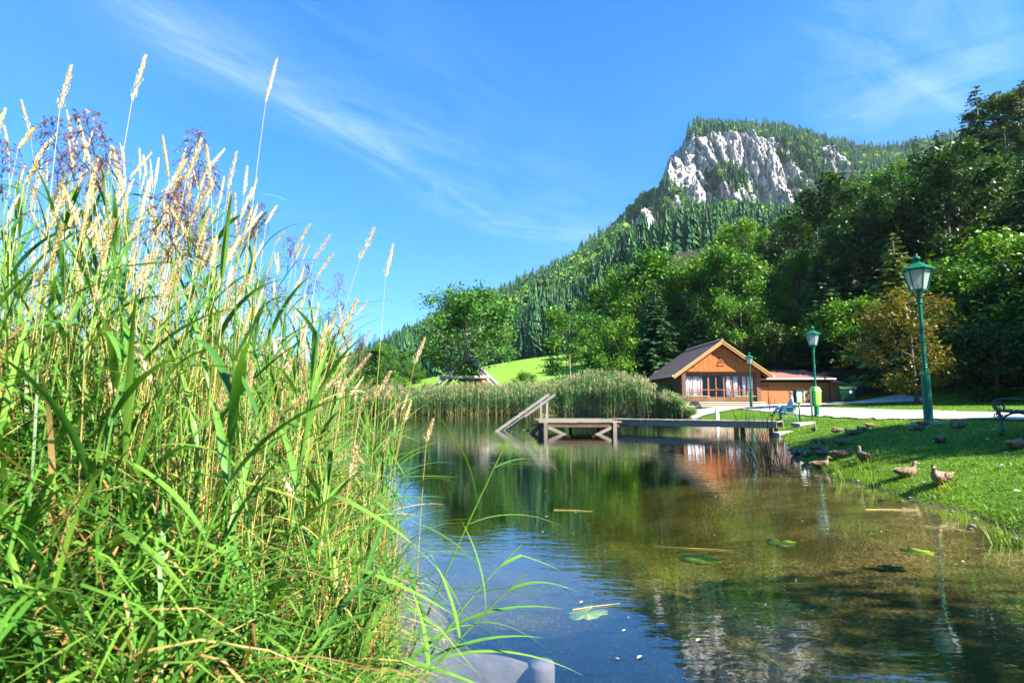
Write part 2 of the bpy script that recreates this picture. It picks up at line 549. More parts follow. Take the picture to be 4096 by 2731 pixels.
def ground_z(x, y):
    x = np.asarray(x, float); y = np.asarray(y, float)
    sd = shore_sd(x, y)
    sd = sd + 0.55 * (fbm(x * 1.3, y * 1.3, seed=3) - 0.5) * np.minimum(1, 6 / (1 + np.abs(sd)))
    o = np.maximum(sd, 0)
    zo = 0.85 * (1 - np.exp(-o / 2.2)) + 0.0055 * np.minimum(o, 30)
    zo = zo + 0.05 * (fbm(x * 0.45, y * 0.45, seed=5) - 0.5) * np.minimum(1, o)
    i = np.maximum(-sd, 0)
    deep = 0.015 + 0.085 * i + 0.03 * i * i + 0.8 * sstep(i, 0.03, 0.9) * sstep(-x, -1.5, -0.2)
    deep = deep - 0.75 * np.minimum(deep, 0.9) * np.exp(-((x - 0.85) / 0.45) ** 2 - ((y - 2.2) / 0.5) ** 2)
    zi = -np.minimum(deep, 2.3) - 0.05 * (fbm(x * 1.1, y * 1.1, seed=9) - 0.5) * np.minimum(1, i)
    q = hill_q(x, y)
    hill = 0.42 * (np.sqrt(q * q + 9) + q) / 2
    hill = 110 * (1 - np.exp(-hill / 110))
    hill = hill * sstep(o, 0.5, 9) * sstep(x - 0.10 * y, 0, 34)
    mead = 15.5 * sstep(y, 84, 185) * sstep(x, -75, 25)
    return np.where(sd > 0, zo + hill + mead, zi)


def gz(x, y):
    return float(ground_z(np.array([x]), np.array([y]))[0])


def on_ground(u, v, ymin=2.0, ymax=80.0):
    """where the line of sight through a photograph point meets the land"""
    a, b = ray(u, v)
    Y = np.geomspace(ymin, ymax, 1500)
    dz = CAM_H + b * Y - np.maximum(ground_z(a * Y, Y), 0)
    k = np.argmax(dz < 0)
    if dz[k] >= 0:
        k = len(Y) - 1
    y = Y[k]
    return Vector((a * y, y, max(gz(a * y, y), 0.0)))


def axis(c, n, b, k, lo, hi):
    s = np.linspace(-1, 1, n)
    t = c + k / b * np.sinh(b * s)
    return np.unique(np.clip(t, lo, hi))


gx = axis(4.0, 440, 7.0, 26, -3200, 3200)
gy = axis(6.0, 440, 7.0, 26, -700, 3200)
GX, GY = np.meshgrid(gx, gy)
GZ = ground_z(GX, GY)
nx, ny = len(gx), len(gy)
idx = np.arange(nx * ny).reshape(ny, nx)
quads = np.stack([idx[:-1, :-1], idx[:-1, 1:], idx[1:, 1:], idx[1:, :-1]], -1).reshape(-1, 4)

m_, nt_ = mat('ground_cover')
geo = nd(nt_, 'ShaderNodeNewGeometry')
sp = nd(nt_, 'ShaderNodeSeparateXYZ', {0: geo.outputs['Position']})
n1 = nd(nt_, 'ShaderNodeTexNoise', {'Vector': geo.outputs['Position'], 'Scale': 1.3, 'Detail': 6.0, 'Roughness': 0.65})
n2 = nd(nt_, 'ShaderNodeTexNoise', {'Vector': geo.outputs['Position'], 'Scale': 26.0, 'Detail': 4.0})
vo = nd(nt_, 'ShaderNodeTexVoronoi', {'Vector': geo.outputs['Position'], 'Scale': 42.0, 'Randomness': 1.0})
vo2 = nd(nt_, 'ShaderNodeTexVoronoi', {'Vector': geo.outputs['Position'], 'Scale': 17.0})
grass = ramp(nt_, n1.outputs[0], [(0.25, (0.04, 0.11, 0.008)), (0.5, (0.075, 0.165, 0.010)), (0.7, (0.11, 0.19, 0.014)), (0.82, (0.15, 0.17, 0.04))])
grass = mixc(nt_, sm(nt_, n2.outputs[0], 0.55, 0.75), grass, (0.03, 0.09, 0.006))
grav = ramp(nt_, vo.outputs['Color'], [(0.0, (0.07, 0.052, 0.016)), (0.45, (0.165, 0.128, 0.042)), (0.8, (0.26, 0.21, 0.085)), (1.0, (0.46, 0.40, 0.24))])
mud = mixc(nt_, sm(nt_, n1.outputs[0], 0.42, 0.62), grav, (0.085, 0.075, 0.02))
mead = ramp(nt_, n1.outputs[0], [(0.3, (0.10, 0.22, 0.02)), (0.7, (0.17, 0.28, 0.03))])
fmeadow = sm(nt_, sp.outputs[1], 80, 95)
grass = mixc(nt_, fmeadow, grass, mead)
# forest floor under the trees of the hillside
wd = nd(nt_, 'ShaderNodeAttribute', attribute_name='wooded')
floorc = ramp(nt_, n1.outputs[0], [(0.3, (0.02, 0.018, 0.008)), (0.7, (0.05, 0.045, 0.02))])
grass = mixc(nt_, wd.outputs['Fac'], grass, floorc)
soil = mixc(nt_, n2.outputs[0], (0.06, 0.045, 0.02), (0.12, 0.09, 0.045))
land = mixc(nt_, sm(nt_, mth(nt_, 'ADD', sp.outputs[2], mth(nt_, 'MULTIPLY', mth(nt_, 'SUBTRACT', n1.outputs[0], 0.5), 0.05)), 0.004, 0.03), soil, grass)
fin = mixc(nt_, sm(nt_, sp.outputs[2], -0.03, 0.01), mud, land)
b_ = nd(nt_, 'ShaderNodeBsdfPrincipled', {'Base Color': fin, 'Roughness': 0.9, 'Specular IOR Level': 0.15})
hh = mth(nt_, 'ADD', mth(nt_, 'MULTIPLY', vo.outputs['Distance'], 0.5), n2.outputs[0])
bp = nd(nt_, 'ShaderNodeBump', {'Height': hh, 'Strength': 0.6, 'Distance': 0.03})
nt_.links.new(bp.outputs[0], b_.inputs['Normal'])
out(nt_, b_.outputs[0])
M_ground = m_
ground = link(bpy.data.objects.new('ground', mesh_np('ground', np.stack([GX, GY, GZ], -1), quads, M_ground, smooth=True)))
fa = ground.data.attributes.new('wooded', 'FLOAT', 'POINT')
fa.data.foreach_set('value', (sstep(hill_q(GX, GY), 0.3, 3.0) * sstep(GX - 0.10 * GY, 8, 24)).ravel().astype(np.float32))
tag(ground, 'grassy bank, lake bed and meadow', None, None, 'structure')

# ------------------------------------------------------------------ water
m_, nt_ = mat('lake_water')
geo = nd(nt_, 'ShaderNodeNewGeometry')
mp1 = nd(nt_, 'ShaderNodeMapping', {'Vector': geo.outputs['Position'], 'Scale': (1.0, 2.6, 1.0), 'Rotation': (0, 0, 0.25)})
w1 = nd(nt_, 'ShaderNodeTexNoise', {'Vector': mp1.outputs[0], 'Scale': 2.6, 'Detail': 3.0, 'Roughness': 0.5, 'Distortion': 0.3})
w2 = nd(nt_, 'ShaderNodeTexNoise', {'Vector': geo.outputs['Position'], 'Scale': 0.35, 'Detail': 2.0})
w3 = nd(nt_, 'ShaderNodeTexNoise', {'Vector': mp1.outputs[0], 'Scale': 9.0, 'Detail': 2.0})
hgt = mth(nt_, 'ADD', mth(nt_, 'MULTIPLY', w1.outputs[0], mth(nt_, 'MULTIPLY', sm(nt_, w2.outputs[0], 0.3, 0.7), 1.0)), mth(nt_, 'MULTIPLY', w3.outputs[0], 0.12))
bp = nd(nt_, 'ShaderNodeBump', {'Height': hgt, 'Strength': 0.14, 'Distance': 0.03})
dt = nd(nt_, 'ShaderNodeVectorMath', {0: geo.outputs['Incoming'], 1: bp.outputs[0]}, operation='DOT_PRODUCT')
cosi = mth(nt_, 'ABSOLUTE', dt.outputs['Value'])
schl = mth(nt_, 'POWER', mth(nt_, 'SUBTRACT', 1.0, cosi, clamp=True), 3.0)
frs = mth(nt_, 'MULTIPLY_ADD', schl, 0.95, 0.045)
gl = nd(nt_, 'ShaderNodeBsdfGlossy', {'Roughness': 0.012, 'Normal': bp.outputs[0], 'Color': (0.95, 0.98, 1, 1)})
tp = nd(nt_, 'ShaderNodeBsdfTransparent', {'Color': (0.97, 0.98, 0.96, 1)})
mx = nd(nt_, 'ShaderNodeMixShader', {0: frs, 1: tp.outputs[0], 2: gl.outputs[0]})
ab = nd(nt_, 'ShaderNodeVolumeAbsorption', {'Color': (0.50, 0.54, 0.10, 1), 'Density': 0.55})
out(nt_, mx.outputs[0], ab.outputs[0])
M_water = m_
mb = MB()
P = np.array([(-60, -8), (60, -8), (60, 75), (-60, 75)])
mb.box((0, 33, -1.6), (110, 82, 3.2))
water = mb.build('lake_water', M_water)
tag(water, 'clear lake water', None, None, 'structure')

# ------------------------------------------------------------------ path and forecourt
m_, nt_ = mat('gravel_path')
geo = nd(nt_, 'ShaderNodeNewGeometry')
n1 = nd(nt_, 'ShaderNodeTexNoise', {'Vector': geo.outputs['Position'], 'Scale': 1.2, 'Detail': 6.0})
n2 = nd(nt_, 'ShaderNodeTexVoronoi', {'Vector': geo.outputs['Position'], 'Scale': 38.0})
cc = ramp(nt_, n1.outputs[0], [(0.3, (0.36, 0.335, 0.29)), (0.7, (0.50, 0.47, 0.42))])
cc = mixc(nt_, 0.3, cc, n2.outputs['Color'], 'SOFT_LIGHT')
b_ = nd(nt_, 'ShaderNodeBsdfPrincipled', {'Base Color': cc, 'Roughness': 0.95, 'Specular IOR Level': 0.1})
bp = nd(nt_, 'ShaderNodeBump', {'Height': n2.outputs[0], 'Strength': 0.4, 'Distance': 0.01})
nt_.links.new(bp.outputs[0], b_.inputs['Normal'])
out(nt_, b_.outputs[0])
M_path = m_


def ribbon(name, pts, width, mat_, lift, label, nw=15):
    pts = [Vector((*p, 0)) for p in pts]
    fine = []
    for i in range(len(pts) - 1):
        p0, p1, p2, p3 = pts[max(i - 1, 0)], pts[i], pts[i + 1], pts[min(i + 2, len(pts) - 1)]
        for k in range(16):
            t = k / 16
            fine.append(0.5 * ((2 * p1) + (p2 - p0) * t + (2 * p0 - 5 * p1 + 4 * p2 - p3) * t * t + (3 * p1 - p0 - 3 * p2 + p3) * t ** 3))
    fine.append(pts[-1])
    V = []
    for i, p in enumerate(fine):
        d = (fine[min(i + 1, len(fine) - 1)] - fine[max(i - 1, 0)]).normalized()
        s = Vector((d.y, -d.x, 0))
        for j in range(nw):
            f = j / (nw - 1) - 0.5
            ww = width + (0.10 * math.sin(i * 0.9) + 0.08 * math.sin(i * 2.3)) * (1 if j == 0 else 0) + 0.12 * math.sin(i * 0.7 + 2) * (1 if j == nw - 1 else 0)
            q = p + s * f * ww
            V.append((q.x, q.y, 0))
    V = np.array(V)
    V[:, 2] = ground_z(V[:, 0], V[:, 1]) + lift
    ii = np.arange(len(V)).reshape(-1, nw)
    Fc = np.stack([ii[:-1, :-1], ii[:-1, 1:], ii[1:, 1:], ii[1:, :-1]], -1).reshape(-1, 4)
    o = link(bpy.data.objects.new(name, mesh_np(name, V, Fc, mat_, smooth=True)))
    return tag(o, label, None, None, 'structure')


ribbon('path', [(15.5, -6), (14.6, 4), (13.4, 12), (13.1, 16), (14.0, 20), (16.0, 27), (18.0, 35), (18.6, 43.3)], 3.3, M_path, 0.045, 'pale gravel path along the lake')
ribbon('forecourt', [(13.6, 44.6), (18, 44.3), (24, 44.3), (31, 43.6)], 4.2, M_path, 0.07, 'pale gravel forecourt of the wooden hut')

# ------------------------------------------------------------------ mountain
RIDGE = [(-6000, 1380, 1500), (-3000, 1450, 1400), (-1000, 1530, 1200), (600, 1575, 1000), (1000, 1560, 900), (1300, 1500, 800), (1480, 1455, 700), (1640, 1365, 640), (1850, 1270, 630), (2060, 1190, 640), (2200, 1118, 660), (2330, 1040, 690),
         (2480, 925, 720), (2570, 850, 740), (2635, 735, 750), (2690, 640, 760), (2725, 570, 770), (2800, 535, 790), (2880, 525, 820), (3000, 532, 840), (3150, 545, 860),
         (3300, 580, 880), (3450, 622, 900), (3600, 615, 900), (3800, 570, 880), (4100, 480, 860), (4700, 300, 820), (5400, 300, 760)]
RP = np.array([at(*p) for p in RIDGE])
RU = np.array([p[0] for p in RIDGE], float)
su = np.concatenate([np.linspace(-6000, 600, 30, endpoint=False), np.linspace(600, 2500, 150, endpoint=False), np.linspace(2500, 3400, 300, endpoint=False), np.linspace(3400, 5400, 80)])
ridge = np.stack([np.interp(su, RU, RP[:, k]) for k in range(3)], -1)
jag = sstep(su, 2480, 2560) * (1 - sstep(su, 2760, 2840))
ridge[:, 2] += jag * ((fbm(su * 0.055, su * 0, seed=91) - 0.5) * 22 + (fbm(su * 0.22, su * 0, seed=92) - 0.5) * 16)
ridge[:, 0] += jag * (fbm(su * 0.09, su * 0 + 3, seed=93) - 0.5) * 26
footY = np.interp(su, [600, 1500, 2300, 2700, 3400, 5400], [460, 260, 205, 240, 300, 330])
footX = ridge[:, 0] * 0.36 - 8
footZ = ground_z(footX, footY) - 1.5
NT = 170
tt = np.linspace(0, 1, NT)
cl_w = sstep(su, 2540, 2620) * (1 - sstep(su, 3320, 3440))          # where the cliff is
# horizontal and vertical progress from foot to ridge
kx_s = np.array([0, 0.60, 0.66, 1.0]); kz_s = np.array([0, 0.52, 0.60, 1.0])
kx_c = np.array([0, 0.70, 0.80, 1.0]); kz_c = np.array([0, 0.43, 0.80, 1.0])
tk_c = np.array([0, 0.30, 0.78, 1.0])
hx = np.interp(tt, tk_c, kx_c)[None, :] * cl_w[:, None] + np.interp(tt, tk_c, np.array([0, .3, .78, 1.0]))[None, :] * (1 - cl_w)[:, None]
hz = np.interp(tt, tk_c, kz_c)[None, :] * cl_w[:, None] + (np.interp(tt, tk_c, np.array([0, .3, .78, 1.0])) ** 1.12)[None, :] * (1 - cl_w)[:, None]
SU = np.repeat(su[:, None], NT, 1)
TT = np.repeat(tt[None, :], len(su), 0)
MX = footX[:, None] + (ridge[:, 0] - footX)[:, None] * hx
MY = footY[:, None] + (ridge[:, 1] - footY)[:, None] * hx
MZ = footZ[:, None] + (ridge[:, 2] - footZ)[:, None] * hz
# buttresses and gullies: pushes towards the valley, strongest on the cliff band
band = cl_w[:, None] * sstep(TT, 0.26, 0.36) * (1 - sstep(TT, 0.74, 0.86))
warp = 30 * (fbm(MX * 0.012, MZ * 0.012, seed=31) - 0.5)
n_big = fbm((MX + warp + 0.35 * MZ) * 0.022, MZ * 0.004, seed=21)
n_mid = fbm((MX + warp) * 0.07, MZ * 0.016, seed=23)
n_fin = fbm(MX * 0.2, MZ * 0.12, seed=25)
n_rd3 = 1 - np.abs(2 * fbm(MX * 0.40 + 0.1 * MZ, MZ * 0.22, seed=35, oct=3) - 1)
rid = 1 - np.abs(2 * n_big - 1)
n_rid = 1 - np.abs(2 * fbm((MX + warp) * 0.05 + 7, MZ * 0.03, seed=29) - 1)
n_rd2 = 1 - np.abs(2 * fbm(MX * 0.16, MZ * 0.09, seed=33, oct=5) - 1)
push = band * ((rid - 0.6) * 48 + (n_mid - 0.5) * 30 + (n_rid - 0.6) * 20 + (n_rd2 - 0.6) * 15 + (n_rd3 - 0.6) * 7 + (n_fin - 0.5) * 8)
push = push + (1 - band) * ((fbm(MX * 0.02, MZ * 0.02, seed=27) - 0.5) * 30) * sstep(TT, 0.02, 0.2) * (1 - sstep(TT, 0.93, 1.0))
MY = MY - push
MX = MX - 0.35 * push
MZ = MZ + band * (n_mid - 0.5) * 18 * (1 - sstep(TT, 0.9, 1.0))
# which faces are bare rock
dz = np.gradient(MZ, axis=1)
dh = np.hypot(np.gradient(MX, axis=1), np.gradient(MY, axis=1)) + 1e-6
steep = dz / dh
patch = fbm((MX + warp + 0.5 * MZ) * 0.02, MZ * 0.022, seed=41)
rock = band * sstep(patch, 0.34, 0.43)
edge = sstep(su, 2470, 2540)[:, None] * (1 - sstep(su, 2740, 2800))[:, None] * sstep(TT, 0.40, 0.52) * sstep(fbm(MX * 0.03, MZ * 0.03, seed=43), 0.30, 0.38)
low = sstep(su, 2430, 2500)[:, None] * (1 - sstep(su, 2880, 2940))[:, None] * sstep(TT, 0.24, 0.30) * (1 - sstep(TT, 0.44, 0.52)) * sstep(fbm(MX * 0.035, MZ * 0.04, seed=47), 0.46, 0.54)
rock = np.clip(np.maximum(np.maximum(rock, edge), low), 0, 1)
ns = len(su)
idx = np.arange(ns * NT).reshape(ns, NT)
quads = np.stack([idx[:-1, :-1], idx[1:, :-1], idx[1:, 1:], idx[:-1, 1:]], -1).reshape(-1, 4)
# back side of the ridge so that the mountain is closed from other views
MV = np.stack([MX, MY, MZ], -1)
back = MV[:, -1, :] + np.array([0, 900, 0])
back[:, 2] = 0
MVall = np.concatenate([MV.reshape(-1, 3), back])
bi = ns * NT + np.arange(ns)
quads2 = np.stack([idx[:-1, -1], idx[1:, -1], bi[1:], bi[:-1]], -1)
m_, nt_ = mat('mountain_rock_and_turf')
geo = nd(nt_, 'ShaderNodeNewGeometry')
at_ = nd(nt_, 'ShaderNodeAttribute', attribute_name='rock')
mp = nd(nt_, 'ShaderNodeMapping', {'Vector': geo.outputs['Position'], 'Scale': (1.0, 1.0, 0.35)})
n1 = nd(nt_, 'ShaderNodeTexNoise', {'Vector': mp.outputs[0], 'Scale': 0.07, 'Detail': 9.0, 'Roughness': 0.7})
n2 = nd(nt_, 'ShaderNodeTexNoise', {'Vector': geo.outputs['Position'], 'Scale': 0.05, 'Detail': 6.0, 'Roughness': 0.6})
mpv = nd(nt_, 'ShaderNodeMapping', {'Vector': geo.outputs['Position'], 'Scale': (1.0, 1.0, 0.30), 'Rotation': (0.0, 0.25, 0.0)})
wob = nd(nt_, 'ShaderNodeTexNoise', {'Vector': geo.outputs['Position'], 'Scale': 0.06, 'Detail': 5.0})
vin = nd(nt_, 'ShaderNodeVectorMath', {0: wob.outputs['Color'], 1: (24.0, 24.0, 24.0), 2: mpv.outputs[0]}, operation='MULTIPLY_ADD')
crk = nd(nt_, 'ShaderNodeTexVoronoi', {'Vector': vin.outputs[0], 'Scale': 0.11}, feature='DISTANCE_TO_EDGE')
crk2 = nd(nt_, 'ShaderNodeTexVoronoi', {'Vector': vin.outputs[0], 'Scale': 0.32}, feature='DISTANCE_TO_EDGE')
rk = ramp(nt_, n1.outputs[0], [(0.25, (0.24, 0.245, 0.25)), (0.40, (0.42, 0.42, 0.42)), (0.58, (0.56, 0.555, 0.54)), (0.8, (0.56, 0.52, 0.44))])
rk = mixc(nt_, mth(nt_, 'MULTIPLY', sm(nt_, crk.outputs['Distance'], 0.08, 0.0), 0.6), rk, (0.06, 0.06, 0.065))
rk = mixc(nt_, mth(nt_, 'MULTIPLY', sm(nt_, crk2.outputs['Distance'], 0.08, 0.0), 0.32), rk, (0.09, 0.09, 0.09))
tf = ramp(nt_, n2.outputs[0], [(0.3, (0.03, 0.07, 0.018)), (0.55, (0.07, 0.14, 0.025)), (0.75, (0.16, 0.21, 0.05))])
fac = sm(nt_, mth(nt_, 'ADD', at_.outputs['Fac'], mth(nt_, 'MULTIPLY', mth(nt_, 'SUBTRACT', n1.outputs[0], 0.5), 0.9)), 0.35, 0.6)
b_ = nd(nt_, 'ShaderNodeBsdfPrincipled', {'Base Color': mixc(nt_, fac, tf, rk), 'Roughness': 0.95, 'Specular IOR Level': 0.1})
bp = nd(nt_, 'ShaderNodeBump', {'Height': mth(nt_, 'ADD', n1.outputs[0], mth(nt_, 'MULTIPLY', mth(nt_, 'MINIMUM', crk.outputs['Distance'], 0.15), 2.0)), 'Strength': 1.0, 'Distance': 7.0})
nt_.links.new(bp.outputs[0], b_.inputs['Normal'])
out(nt_, b_.outputs[0])
me = mesh_np('mountain', MVall, np.concatenate([quads, quads2]), m_, smooth=False)
ra = me.attributes.new('rock', 'FLOAT', 'POINT')
ra.data.foreach_set('value', np.concatenate([rock.ravel(), np.zeros(ns)]).astype(np.float32))
mountain = tag(link(bpy.data.objects.new('mountain', me)), 'forested mountain with a pale limestone cliff', None, None, 'structure')


# ------------------------------------------------------------------ far woods
def far_conifers(P, H, rng, layers=9, spikes=7):
    """ragged layered spruces"""
    n = len(P)
    V, Fc, T = [], [], []
    tone = np.clip(rng.normal(0.45, 0.2, n) + 0.7 * (fbm(P[:, 0] * 0.015, P[:, 1] * 0.015, seed=57) - 0.5), 0, 1)
    rr = H * rng.uniform(0.12, 0.20, n)
    vs = np.zeros((n, layers, spikes, 3, 3))
    for l in range(layers):
        f0 = 0.16 + 0.84 * l / layers
        f1 = min(1.0, f0 + 1.7 * 0.84 / layers)
        for s in range(spikes):
            an = 2 * np.pi * (s + 0.5 * (l % 2)) / spikes + rng.uniform(-0.3, 0.3, n)
            r = rr * (1 - f0) ** 0.85 * rng.uniform(0.7, 1.2, n) + 0.15
            zb = H * (f0 - rng.uniform(0, 0.07, n))
            w = 0.40
            vs[:, l, s, 0] = P + np.stack([np.zeros(n), np.zeros(n), H * f1], -1)
            vs[:, l, s, 1] = P + np.stack([r * np.cos(an - w), r * np.sin(an - w), zb + H * 0.03], -1)
            vs[:, l, s, 2] = P + np.stack([r * np.cos(an + w) * 0.9, r * np.sin(an + w) * 0.9, zb], -1)
    V = vs.reshape(-1, 3)
    Fc = np.arange(len(V)).reshape(-1, 3)
    T = np.repeat(tone, layers * spikes) + rng.normal(0, 0.08, n * layers * spikes)
    # pale trunk, a thin three-sided spike
    tb = np.zeros((n, 2, 3, 3))
    for k in range(2):
        o = 0.012 * H
        a = rng.uniform(0, 6.28, n)
        tb[:, k, 0] = P + np.stack([-o * np.cos(a), -o * np.sin(a), -1 + 0 * H], -1)
        tb[:, k, 1] = P + np.stack([o * np.cos(a), o * np.sin(a), -1 + 0 * H], -1)
        tb[:, k, 2] = P + np.stack([0 * H, 0 * H, 0.6 * H], -1)
    V2 = tb.reshape(-1, 3)
    Fc = np.concatenate([Fc, np.arange(len(V2)).reshape(-1, 3) + len(V)])
    T = np.concatenate([T, np.full(len(V2) // 3, 0.9)])
    return np.concatenate([V, V2]), Fc, np.clip(T, 0, 1)


def far_broad(P, H, rng, nl=62):
    n = len(P)
    d = rng.normal(size=(n, nl, 3))
    d /= np.linalg.norm(d, axis=2, keepdims=True)
    rad = rng.uniform(0.65, 1.0, (n, nl, 1))
    c = P[:, None, :] + d * rad * (H[:, None, None] * np.array([0.30, 0.30, 0.40])) + np.array([0, 0, 1]) * (H * 0.56)[:, None, None]
    a = rng.normal(size=(n, nl, 3)) * 0.6 + np.array([0, 0, 0.0])
    nrm = d + 0.5 * rng.normal(size=(n, nl, 3))
    a = np.cross(nrm, a); a /= np.linalg.norm(a, axis=2, keepdims=True) + 1e-9
    b = np.cross(nrm, a); b /= np.linalg.norm(b, axis=2, keepdims=True) + 1e-9
    s = (H * 0.085)[:, None, None] * rng.uniform(0.7, 1.3, (n, nl, 1))
    V = np.stack([c - a * s, c - b * s * 0.8, c + a * s, c + b * s * 0.8], 2).reshape(-1, 3)
    Fc = np.arange(len(V)).reshape(-1, 4)
    tone = np.clip(np.repeat(rng.normal(0.45, 0.25, n), nl) + rng.normal(0, 0.12, n * nl), 0, 1)
    return V, Fc, tone


rng = np.random.default_rng(11)
# points on the mountain sheet, more of them where a cell is large
A = MV[:-1, :-1]; B = MV[1:, :-1]; D = MV[:-1, 1:]
area = np.linalg.norm(np.cross(B - A, D - A), axis=2)
rk_c = rock[:-1, :-1]
uu = np.repeat(su[:-1, None], NT - 1, 1); t2 = np.repeat(tt[None, :-1], ns - 1, 0)
vis = sstep(uu, 1000, 1200) * (1 - sstep(uu, 3700, 4000))
clear = np.exp(-((uu - 2790) / 70) ** 2 - ((t2 - 0.235) / 0.045) ** 2)
w = area * vis * np.clip(1 - 1.5 * rk_c, 0.0, 1) * (1 - 0.97 * np.clip(clear * 1.6, 0, 1))
w = w * (0.55 + 0.45 * sstep(t2, 0.0, 0.1))
cells = rng.choice(w.size, size=12500, p=(w / w.sum()).ravel())
ci, cj = np.unravel_index(cells, w.shape)
fu, fv = rng.random(len(ci))[:, None], rng.random(len(ci))[:, None]
pts = A[ci, cj] + (B[ci, cj] - A[ci, cj]) * fu + (D[ci, cj] - A[ci, cj]) * fv
mixn = fbm(pts[:, 0] * 0.012, pts[:, 1] * 0.012, seed=51)
isb = (mixn + rng.normal(0, 0.07, len(pts)) > 0.52) | (rng.random(len(pts)) < 0.12)
isb &= pts[:, 1] > 340
incliff = band[ci, cj] > 0.3
Hc = (10 + 18 * rng.beta(1.6, 1.6, len(pts))) * np.where(incliff, 0.6, 1.0) * (0.75 + 0.5 * fbm(pts[:, 0] * 0.02, pts[:, 1] * 0.02, seed=55))
V, Fc, T = far_conifers(pts[~isb], Hc[~isb], rng)
o = link(bpy.data.objects.new('conifer_wood', mesh_np('conifer_wood', V, Fc, L_farcon, T)))
tag(o, 'dark conifer wood covering the mountain around the pale cliff', 'forest', None, 'stuff')
V, Fc, T = far_broad(pts[isb], Hc[isb] * 0.8, rng)
o = link(bpy.data.objects.new('broadleaf_wood', mesh_np('broadleaf_wood', V, Fc, L_farbroad, T)))
tag(o, 'lighter green broadleaf trees mixed through the mountain forest', 'forest', None, 'stuff')


# ------------------------------------------------------------------ trees that stand by themselves
def leaf_cards(C, size, rng, up=0.5, asp=0.55, fold=0.0):
    """one rhombic leaf spray per centre"""
    n = len(C)
    nrm = rng.normal(size=(n, 3)); nrm[:, 2] = np.abs(nrm[:, 2]) + up
    a = np.cross(nrm, rng.normal(size=(n, 3)))
    a /= np.linalg.norm(a, axis=1, keepdims=True) + 1e-9
    b = np.cross(nrm, a); b /= np.linalg.norm(b, axis=1, keepdims=True) + 1e-9
    s = size * rng.uniform(0.6, 1.3, (n, 1))
    drop = np.zeros((n, 3)); drop[:, 2] = -s[:, 0] * 0.25
    V = np.stack([C - a * s, C - b * s * asp, C + a * s + drop, C + b * s * asp], 1).reshape(-1, 3)
    return V, np.arange(4 * n).reshape(-1, 4)


def gen_broad(seed, H, Rc, base=0.28, n_limb=16, n_leaf=9000, leaf=0.16, sig=0.11, flat=0.75, lean=0.0, r0=None, wide=1.0, top=1.0, holes=0.25):
    rng = np.random.default_rng(seed)
    mb = MB()
    r0 = r0 or H * 0.017
    k = 9
    jit = np.cumsum(rng.normal(0, 0.02 * H / k, (k, 2)), axis=0)
    tr = [Vector((jit[i, 0] + lean * i / k, jit[i, 1], H * 0.88 * i / (k - 1))) for i in range(k)]
    tr[0].x = tr[0].y = 0
    mb.tube(tr, [r0 * (1.35 if i == 0 else 1) * (1 - 0.85 * i / (k - 1)) for i in range(k)], 8)
    cc = Vector((lean * 0.6, 0, H * (base + (1 - base) * 0.52)))
    ez = H * (1 - base) * 0.5 * top
    clumps = []
    for i in range(n_limb):
        f = (i + 0.5) / n_limb
        zs = H * (base * 0.75 + (0.82 - base * 0.75) * f)
        p0 = tr[0].lerp(tr[-1], zs / (H * 0.88))
        az = i * 2.399 + rng.uniform(-0.4, 0.4)
        el = rng.uniform(-0.15, 0.5) + 0.75 * f
        d = Vector((math.cos(az) * math.cos(el), math.sin(az) * math.cos(el), math.sin(el)))
        # length to the crown's outline
        best = 0.4
        for L in np.linspace(0.4, H, 50):
            p = p0 + d * L - cc
            if (p.x / (Rc * wide)) ** 2 + (p.y / Rc) ** 2 + (p.z / ez) ** 2 < 1:
                best = L
        L = best * rng.uniform(0.78, 1.05)
        mid = p0 + d * L * 0.5 + Vector((0, 0, -0.06 * L)) + Vector(rng.normal(0, 0.05 * L, 3))
        end = p0 + d * L + Vector((0, 0, 0.06 * L))
        rl = r0 * 0.42 * (1 - 0.55 * f)
        mb.tube([p0, mid, end], [rl, rl * 0.6, rl * 0.2], 6)
        clumps += [end, mid.lerp(end, 0.55)]
        for s in range(5):
            g = rng.uniform(0.35, 0.95)
            q0 = p0.lerp(end, g) if g > 0.5 else p0.lerp(mid, g * 2)
            dd = (d + Vector(rng.normal(0, 0.62, 3))).normalized()
            Ls = L * rng.uniform(0.22, 0.42)
            q1 = q0 + dd * Ls
            p = q1 - cc
            rr = math.sqrt((p.x / (Rc * wide)) ** 2 + (p.y / Rc) ** 2 + (p.z / ez) ** 2)
            if rr > 1.04:
                q1 = cc + p * (1.0 / rr)
            mb.tube([q0, q0.lerp(q1, 0.5) + Vector((0, 0, 0.04 * Ls)), q1], [rl * 0.4, rl * 0.25, rl * 0.1], 5)
            clumps.append(q1)
            if rng.random() > holes:
                clumps.append(q0.lerp(q1, 0.5) + Vector(rng.normal(0, 0.06 * Rc, 3)))
    C = np.array(clumps)
    wgt = rng.uniform(0.4, 1.4, len(C))
    pick = rng.choice(len(C), n_leaf, p=wgt / wgt.sum())
    off = rng.normal(size=(n_leaf, 3)) * (Rc * sig) * np.array([1, 1, flat])
    Lc = C[pick] + off
    csz = rng.uniform(0.65, 1.45, len(C))
    V, Fc = leaf_cards(Lc, leaf * csz[pick][:, None], rng)
    ctone = rng.normal(0.45, 0.22, len(C))
    T = np.clip(ctone[pick] + rng.normal(0, 0.12, n_leaf), 0, 1)
    return mb, V, Fc, T


